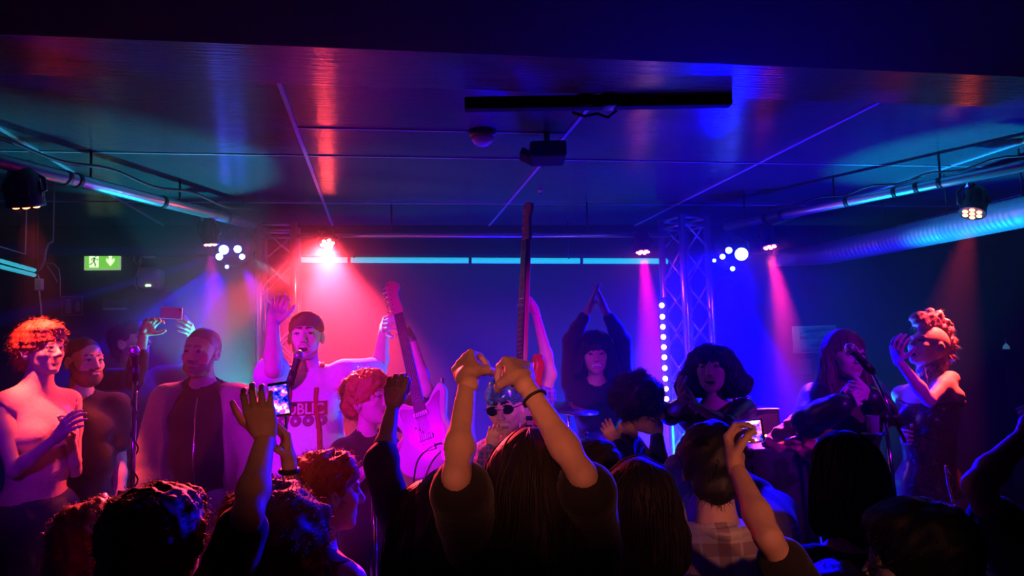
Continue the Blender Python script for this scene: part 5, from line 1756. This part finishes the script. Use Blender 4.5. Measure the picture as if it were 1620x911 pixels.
# T-shirt print laid on the singer's chest
def chest_print():
    c = PEOPLE['singer']; sh = c['tee']; off = Vector(sh['_o']); B = c['B']
    me = sh.data
    bv = BVHTree.FromPolygons([tuple(v.co + off) for v in me.vertices], [tuple(p.vertices) for p in me.polygons])
    nd = c['RB'] @ Vector((0, -1, 0))
    def proj(x, z, lift):
        h = bv.ray_cast(B(x, .5, z), nd)
        return (h[0] if h[0] is not None else B(x, .13, z)) - nd * lift
    k = MB()
    def grid(x0, x1, z0, z1, lift, test=None, n=30, m_=10):
        ps = {}
        for i in range(n + 1):
            for j in range(m_ + 1):
                x = x0 + (x1 - x0) * i / n; z = z0 + (z1 - z0) * j / m_
                ps[i, j] = (proj(x, z, lift), x, z)
        vs = []; ix = {}; fs = []
        for key, v in ps.items():
            ix[key] = len(vs); vs.append(v[0])
        for i in range(n):
            for j in range(m_):
                fs.append((ix[i, j], ix[i, j + 1], ix[i + 1, j + 1], ix[i + 1, j]))
        k.add(vs, fs)
    k.cur = 0
    zc = -.155
    grid(-.118, .118, zc - .038, zc + .030, .0025)
    def disc(cx, cz, r, lift, seg=20):
        vs = [proj(cx, cz, lift)]; fs = []
        for q in (.5, 1):
            for i in range(seg):
                a = 2 * PI * i / seg; vs.append(proj(cx + r * q * math.cos(a), cz + r * q * math.sin(a), lift))
        for i in range(seg):
            fs.append((0, 1 + (i + 1) % seg, 1 + i)); fs.append((1 + i, 1 + (i + 1) % seg, 1 + seg + (i + 1) % seg, 1 + seg + i))
        k.add(vs, fs)
    for i in range(4):
        cx = -.09 + .06 * i
        k.cur = 0; disc(cx, zc - .062, .027, .003)
        k.cur = 1; disc(cx, zc - .062, .0235, .0045)
        k.cur = 2; disc(cx, zc - .062, .008, .006, 8)
    cu = bpy.data.curves.new('print_text', 'FONT'); cu.body = 'PUBLIC'; cu.size = .075; cu.align_x = 'CENTER'; cu.extrude = 0; cu.resolution_u = 3; cu.offset = .0016; cu.space_character = 1.0
    to = bpy.data.objects.new('print_text', cu); COL.objects.link(to)
    dg = bpy.context.evaluated_depsgraph_get()
    tm = bpy.data.meshes.new_from_object(to.evaluated_get(dg))
    xs = [v.co.x for v in tm.vertices]; w = max(xs) - min(xs)
    k.cur = 2
    # front seen: person's right is image left, so x runs mirrored in body space
    k.add([proj(-(v.co.x) / w * -.205 * -1 if False else (v.co.x / w * .205) * -1, zc - .030 + v.co.y * .98, .0045) for v in tm.vertices], [tuple(p.vertices) for p in tm.polygons])
    bpy.data.objects.remove(to)
    o = k.build('chest_print', [mat('print_dark_red', (.25, .02, .03), .8), mat('print_plum', (.28, .06, .16), .8), mat('print_pale', (.75, .55, .5), .8)], c['root'])
    o['label'] = 'dark red lettered print with round targets'
chest_print()

# ---- things on the walls
def wall_pt(px, py, off=0.0):
    r = ray(px, py); o = Vector((0, 0, CAMZ))
    nn = RM(0, 1); t = (YB - off - o.dot(nn)) / r.dot(nn)
    return o + r * t
def wbox(mb, x0, y0, x1, y1, off0, off1, bev=.003):
    a = wall_pt(x0, (y0 + y1) / 2, off1); b = wall_pt(x1, (y0 + y1) / 2, off1)
    t = wall_pt((x0 + x1) / 2, y0, off1); u = wall_pt((x0 + x1) / 2, y1, off1)
    c = (a + b) / 2; c.z = (t.z + u.z) / 2
    nn = RM(0, 1)
    c = c + nn * ((off1 - off0) / 2)
    mb.box(c, (abs((b - a).dot(RM(1, 0))), off1 - off0, abs(t.z - u.z)), ROT, bev)
    return c
# exit sign
c0 = wall_pt(160, 412, .05)
root = empty('exit_sign', c0, 'lit green exit sign with running figure and down arrow on the back wall', 'sign')
k = MB(); wbox(k, 135, 383, 188, 398, 0, .07, .006); k.build('lamp_housing', mat('grey_plastic', (.35, .38, .4), .4), root)
k = MB(); wbox(k, 133, 398, 190, 427, .03, .055, .003); k.build('panel', mat('exit_white', (.8, .8, .8), .4, emit=(.55, .95, .45), strength=.5), root)
k = MB(); wbox(k, 135, 400, 188, 425, .055, .058, 0); k.build('green_face', mat('exit_green', (.1, .4, .1), .4, emit=(.16, .55, .05), strength=1.3), root)
def wpoly(pts, off, th=.002):
    """flat symbol on the wall: outline in picture pixels laid onto the wall plane"""
    k = MB(); ps = [wall_pt(x, y, off) for x, y in pts]; n = len(ps); nn = RM(0, 1) * th
    k.add(ps + [p + nn for p in ps], [tuple(range(n))] + [(i, i + n, (i + 1) % n + n, (i + 1) % n) for i in range(n)])
    return k
Mpale = mat('exit_symbol', (.8, .85, .8), .4, emit=(.75, 1.0, .55), strength=1.5)
wpoly([(172, 403), (177, 403), (177, 411), (181, 408), (181, 413), (174.5, 421), (168, 413), (168, 408), (172, 411)], .060).build('down_arrow', Mpale, root)
k = wpoly([(141, 401), (156, 401), (156, 423), (141, 423)], .0595); k.build('doorway_symbol', Mpale, root)
Mg2 = mat('exit_figure', (.05, .25, .08), .5, emit=(.14, .42, .08), strength=.6)
k = MB()
for pts in ([(148.5, 406.5), (151.5, 408), (149.5, 414), (147, 413.5)], [(146.5, 413), (149, 413.5), (152, 418), (150.8, 421.5), (149.3, 421), (150, 418)], [(147.5, 413), (146, 417), (141.8, 419.5), (141.5, 418), (145, 416)], [(148.5, 407), (145, 409), (144.5, 412.5), (145.5, 412.5), (146.3, 409.5), (149, 408.8)], [(151, 408), (153.5, 411.5), (155.5, 411.5), (155.5, 410.5), (154, 410)]):
    q = wpoly(pts, .062); k.add(q.v, q.f)
cc_ = wall_pt(151.5, 404.6, .062); k.sphere(cc_, (.008, .002, .008), 8, ROT)
k.build('running_figure', Mg2, root)
# extinguisher sign
root = empty('safety_sign', wall_pt(114, 484, .0), 'square fire extinguisher sign low on the back wall left of the exit sign', 'sign')
Msg = mat('sign_red', (.40, .05, .06), .5); Msw = mat('sign_pale', (.65, .5, .55), .5)
k = MB(); wbox(k, 97, 468, 131, 499, 0, .006, .001); k.build('border', Msw, root)
k = MB(); wbox(k, 98.3, 469.3, 129.7, 497.7, .006, .008, 0); k.build('face', Msg, root)
k = MB()
for pts in ([(104, 480), (106, 478.5), (111, 478.5), (113, 480), (113, 496), (104, 496)], [(106.5, 478), (106.5, 474), (103, 474.5), (104, 472.5), (111, 473.5), (112.5, 476), (110.5, 475.5), (110.5, 478)], [(121, 478), (124, 476), (126.5, 480), (127.5, 486), (126, 492), (122, 493.5), (119, 489), (119, 482)]):
    q = wpoly(pts, .0095, .001); k.add(q.v, q.f)
k.build('extinguisher_symbol', Msw, root)
# wall speaker and small camera above it with cable
Mbl = mat('pale_casing', (.7, .82, .84), .4)
root = empty('wall_speaker', wall_pt(233, 438, .0), 'small rounded pale wall speaker on the back wall right of the exit sign', 'speaker')
k = MB(); wbox(k, 215, 422, 252, 456, .0, .16, .03); k.build('body', Mbl, root, True)
k = MB(); wbox(k, 230, 450, 238, 453, .155, .163, 0); k.build('indicator_light', emis('led_green', (.6, 1, .5), 3), root)
root = empty('wall_camera', wall_pt(233, 398, .0), 'small round camera on the back wall above the pale wall speaker', 'camera')
k = MB(); wbox(k, 224, 391, 244, 408, 0, .07, .02); k.build('body', Mbl, root, True)
k = MB(); k.sphere(wall_pt(233, 399, .08), .022, 8); k.build('lens', M_rub, root, True)
k = MB(); k.tube([wall_pt(x, y, .02) for x, y in ((222, 384), (214, 395), (212, 412), (218, 420), (222, 410), (224, 400), (222, 420), (214, 440), (213, 450), (218, 458))], .005, 7)
tag(k.build('cable', M_white, None, True), 'thin pale cable curling beside the wall camera and wall speaker', 'cable')
k = MB(); k.tube([wall_pt(226, 380, .01), wall_pt(226, 384, .03)], .006, 8)
root = empty('wall_box', wall_pt(182, 480, 0), 'flat dark wall unit with a pale lower edge under the exit sign', 'wall unit')
k = MB(); wbox(k, 161, 473, 202, 489, 0, .07, .006); k.build('body', mat('dark_casing', (.10, .11, .14), .4), root)
k = MB(); wbox(k, 163, 487, 200, 489.5, .0, .078, .001); k.build('lower_edge', Mbl, root)
# poster right
root = empty('poster', wall_pt(1288, 536, 0), 'pale turquoise framed picture on the back wall behind the long-haired person', 'picture')
k = MB(); wbox(k, 1255, 515, 1324, 558, .0, .015, .003); k.build('frame', mat('poster_paper', (.62, .72, .75), .5), root)
pm = bpy.data.materials.new('poster_print'); pm.use_nodes = True; nt = pm.node_tree; b = nt.nodes['Principled BSDF']
tc = nt.nodes.new('ShaderNodeTexCoord'); mp = nt.nodes.new('ShaderNodeMapping'); mp.inputs['Scale'].default_value = (3, 3, 16); n_ = nt.nodes.new('ShaderNodeTexNoise'); n_.inputs['Scale'].default_value = 1.3
nt.links.new(tc.outputs['Object'], mp.inputs['Vector']); nt.links.new(mp.outputs['Vector'], n_.inputs['Vector'])
r_ = nt.nodes.new('ShaderNodeValToRGB'); r_.color_ramp.elements[0].position = .38; r_.color_ramp.elements[0].color = (.05, .10, .25, 1); r_.color_ramp.elements[1].position = .56; r_.color_ramp.elements[1].color = (.25, .62, .6, 1)
nt.links.new(n_.outputs['Fac'], r_.inputs['Fac']); nt.links.new(r_.outputs['Color'], b.inputs['Base Color'])
k = MB(); wbox(k, 1266, 517, 1321, 556, .015, .017, 0); k.build('printed_area', pm, root)
k = MB(); wbox(k, 1265, 568, 1284, 592, .0, .012, .002)
tag(k.build('notice', mat('notice_paper', (.25, .30, .38), .7), None), 'small faded notice on the back wall below the turquoise picture', 'notice')
# right: small lit hook light and dark tall panel
k = MB(); q = wall_pt(1592, 552, .1)
root = empty('wall_lamp', wall_pt(1590, 552, 0), 'tiny dim wall lamp at the far right of the back wall', 'lamp')
k.lathe([(.03, 0), (.022, .03), (.006, .05)], Matrix.Translation(q), 14); k.build('shade', mat('tiny_shade', (.5, .7, .8), .3, emit=(.1, .35, .7), strength=.35), root, True)
k = MB(); k.tube([q + Vector((0, 0, .04)), q + Vector((0, 0, .1)), wall_pt(1590, 535, 0)], .006, 8); k.build('arm', Mbl, root, True)
root = empty('wall_panel', wall_pt(1600, 440, 0), 'tall black acoustic panel at the right end of the back wall', 'panel')
k = MB(); wbox(k, 1606, 380, 1640, 478, .0, .06, .008); k.build('body', M_black, root)
k = MB(); wbox(k, 1609, 384, 1637, 474, .06, .066, 0); k.build('fabric', M_grille, root)

# left: pale tubes given a cyan glow, junction box and cables
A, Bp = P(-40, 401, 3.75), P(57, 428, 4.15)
root = empty('tube_pair', A, 'pair of thin cyan glowing tubes at the left edge, above the short curly red hair', 'pipe')
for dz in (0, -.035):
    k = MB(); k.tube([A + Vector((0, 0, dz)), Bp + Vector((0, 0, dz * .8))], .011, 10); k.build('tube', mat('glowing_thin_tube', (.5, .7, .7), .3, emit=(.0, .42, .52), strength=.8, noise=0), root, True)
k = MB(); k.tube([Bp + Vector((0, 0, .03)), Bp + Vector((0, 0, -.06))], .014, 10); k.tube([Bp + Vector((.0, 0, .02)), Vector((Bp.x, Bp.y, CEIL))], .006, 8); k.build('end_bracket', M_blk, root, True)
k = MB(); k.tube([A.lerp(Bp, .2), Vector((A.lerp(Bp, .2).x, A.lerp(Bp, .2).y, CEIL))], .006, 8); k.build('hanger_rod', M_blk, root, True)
jb = P(62, 450, 4.15)
k = MB(); k.box(jb, (.038, .03, .066), None, .004)
o = k.build('junction_box', M_white, None); tag(o, 'small pale junction box hanging on cables at the left', 'box')
k = MB(); k.tube([Bp, P(62, 440, 4.15)], .004, 7); k.tube([P(62, 460, 4.15), P(64, 480, 4.15), P(66, 508, 4.15), P(68, 560, 4.15)] , .005, 8)
tag(k.build('cable', M_white, None, True), 'white cable dropping from the pale junction box', 'cable')
k = MB()
k.tube([P(x, y, 4.2) for x, y in ((84, 381), (76, 386), (72, 398), (70, 412), (64, 425), (57, 430), (48, 426))], .007, 8)
k.tube([P(x, y, 4.2) for x, y in ((70, 416), (84, 417), (93, 425), (95, 440), (95, 470))], .004, 7)
k.tube([P(x, y, 4.2) for x, y in ((74, 420), (86, 437), (90, 446))], .004, 7)
k.tube([P(84, 381, 4.2), Vector((P(84, 381, 4.2).x, P(84, 381, 4.2).y, CEIL))], .004, 7)
tag(k.build('cable', mat('grey_cable', (.4, .4, .45), .5), None, True), 'tangle of grey cables looping down at the end of the pale tubes', 'cable')
k = MB(); k.tube([P(-40, 378, 3.9), P(40, 402, 4.2)], .004, 7); k.tube([P(40, 402, 4.2), Vector((P(40, 402, 4.2).x, P(40, 402, 4.2).y, CEIL))], .004, 6)
tag(k.build('cable', M_white, None, True), 'thin straight cable above the pale tubes at the left edge', 'cable')

# ---- on the ceiling
bc = P(945, 162, 2.62)
root = empty('screen_case', bc, 'long black bar hung on brackets under the ceiling beam', 'bar')
ex = P(735, 161, 2.60); ey = P(1156, 163, 2.64)
L_ = (ey - ex).length; Rb_ = frame_from(Vector((0, 0, 1)), ey - ex)
k = MB(); k.box((ex + ey) / 2, (L_, .05, .045), Rb_, .006); k.build('bar', M_black, root)
k = MB(); k.box(P(1020, 153, 2.62), (.10, .05, .035), Rb_, .008); k.build('motor_housing', M_blk, root)
for x in (925, 962):
    q = P(x, 152, 2.62)
    k = MB(); k.tube([q, Vector((q.x, q.y, CEIL))], .012, 10); k.box(q + Vector((0, 0, -.01)), (.05, .07, .07), Rb_, .006); k.build('bracket', M_blk, root, True)
k = MB(); k.box(P(944, 120, 2.62) * 1.0, (.16, .10, .03), Rb_, .006); k.build('mounting_plate', M_blk, root)
k = MB(); k.tube([P(905, 178, 2.62), P(925, 184, 2.62), P(945, 180, 2.62), P(962, 186, 2.62), P(975, 175, 2.62)], .006, 8); k.build('cable_loop', M_blk, root, True)
pc = P(866, 243, 3.35)
root = empty('projector', pc, 'small black projector hung from the ceiling near the middle', 'projector')
k = MB(); k.box(pc, (.165, .20, .072), None, .012); k.build('body', M_black, root)
k = MB(); k.tube([pc + Vector((-.02, .11, -.005)), pc + Vector((-.02, .125, -.005))], .022, 16); k.build('lens', M_rub, root, True)
k = MB(); k.tube([pc, Vector((pc.x, pc.y, CEIL))], .014, 10); k.build('ceiling_mount', M_blk, root, True)
k = MB(); k.box(pc + Vector((-.10, .03, .0)), (.05, .14, .03), Matrix.Rotation(.5, 3, 'Y'), .004); k.build('side_wedge', M_black, root)  # dark wedge left of the projector body
dpos = P(763, 205, 3.3); dpos.z = CEIL
root = empty('smoke_detector', dpos, 'round smoke detector with a glossy dome on the ceiling', 'smoke detector')
k = MB(); k.lathe([(.062, 0), (.062, -.015), (.055, -.03)], Matrix.Translation(dpos), 24); k.build('base', M_blk, root, True)
k = MB(); k.lathe([(.052, -.030), (.050, -.042), (.040, -.058), (.022, -.070), (.003, -.074)], Matrix.Translation(dpos), 24); k.build('dome', mat('dome_plastic', (.85, .75, .8), .15), root, True)
dpos = P(855, 303, 4.6); dpos.z = CEIL
root = empty('sprinkler', dpos, 'tiny bright sprinkler head on the ceiling above the raised bass', 'sprinkler')
k = MB(); k.lathe([(.022, 0), (.020, -.006), (.007, -.012), (.007, -.03), (.022, -.032), (.022, -.035)], Matrix.Translation(dpos), 16); k.build('head', M_chrome, root, True)
# small back-wall dropped beam behind the crossbar
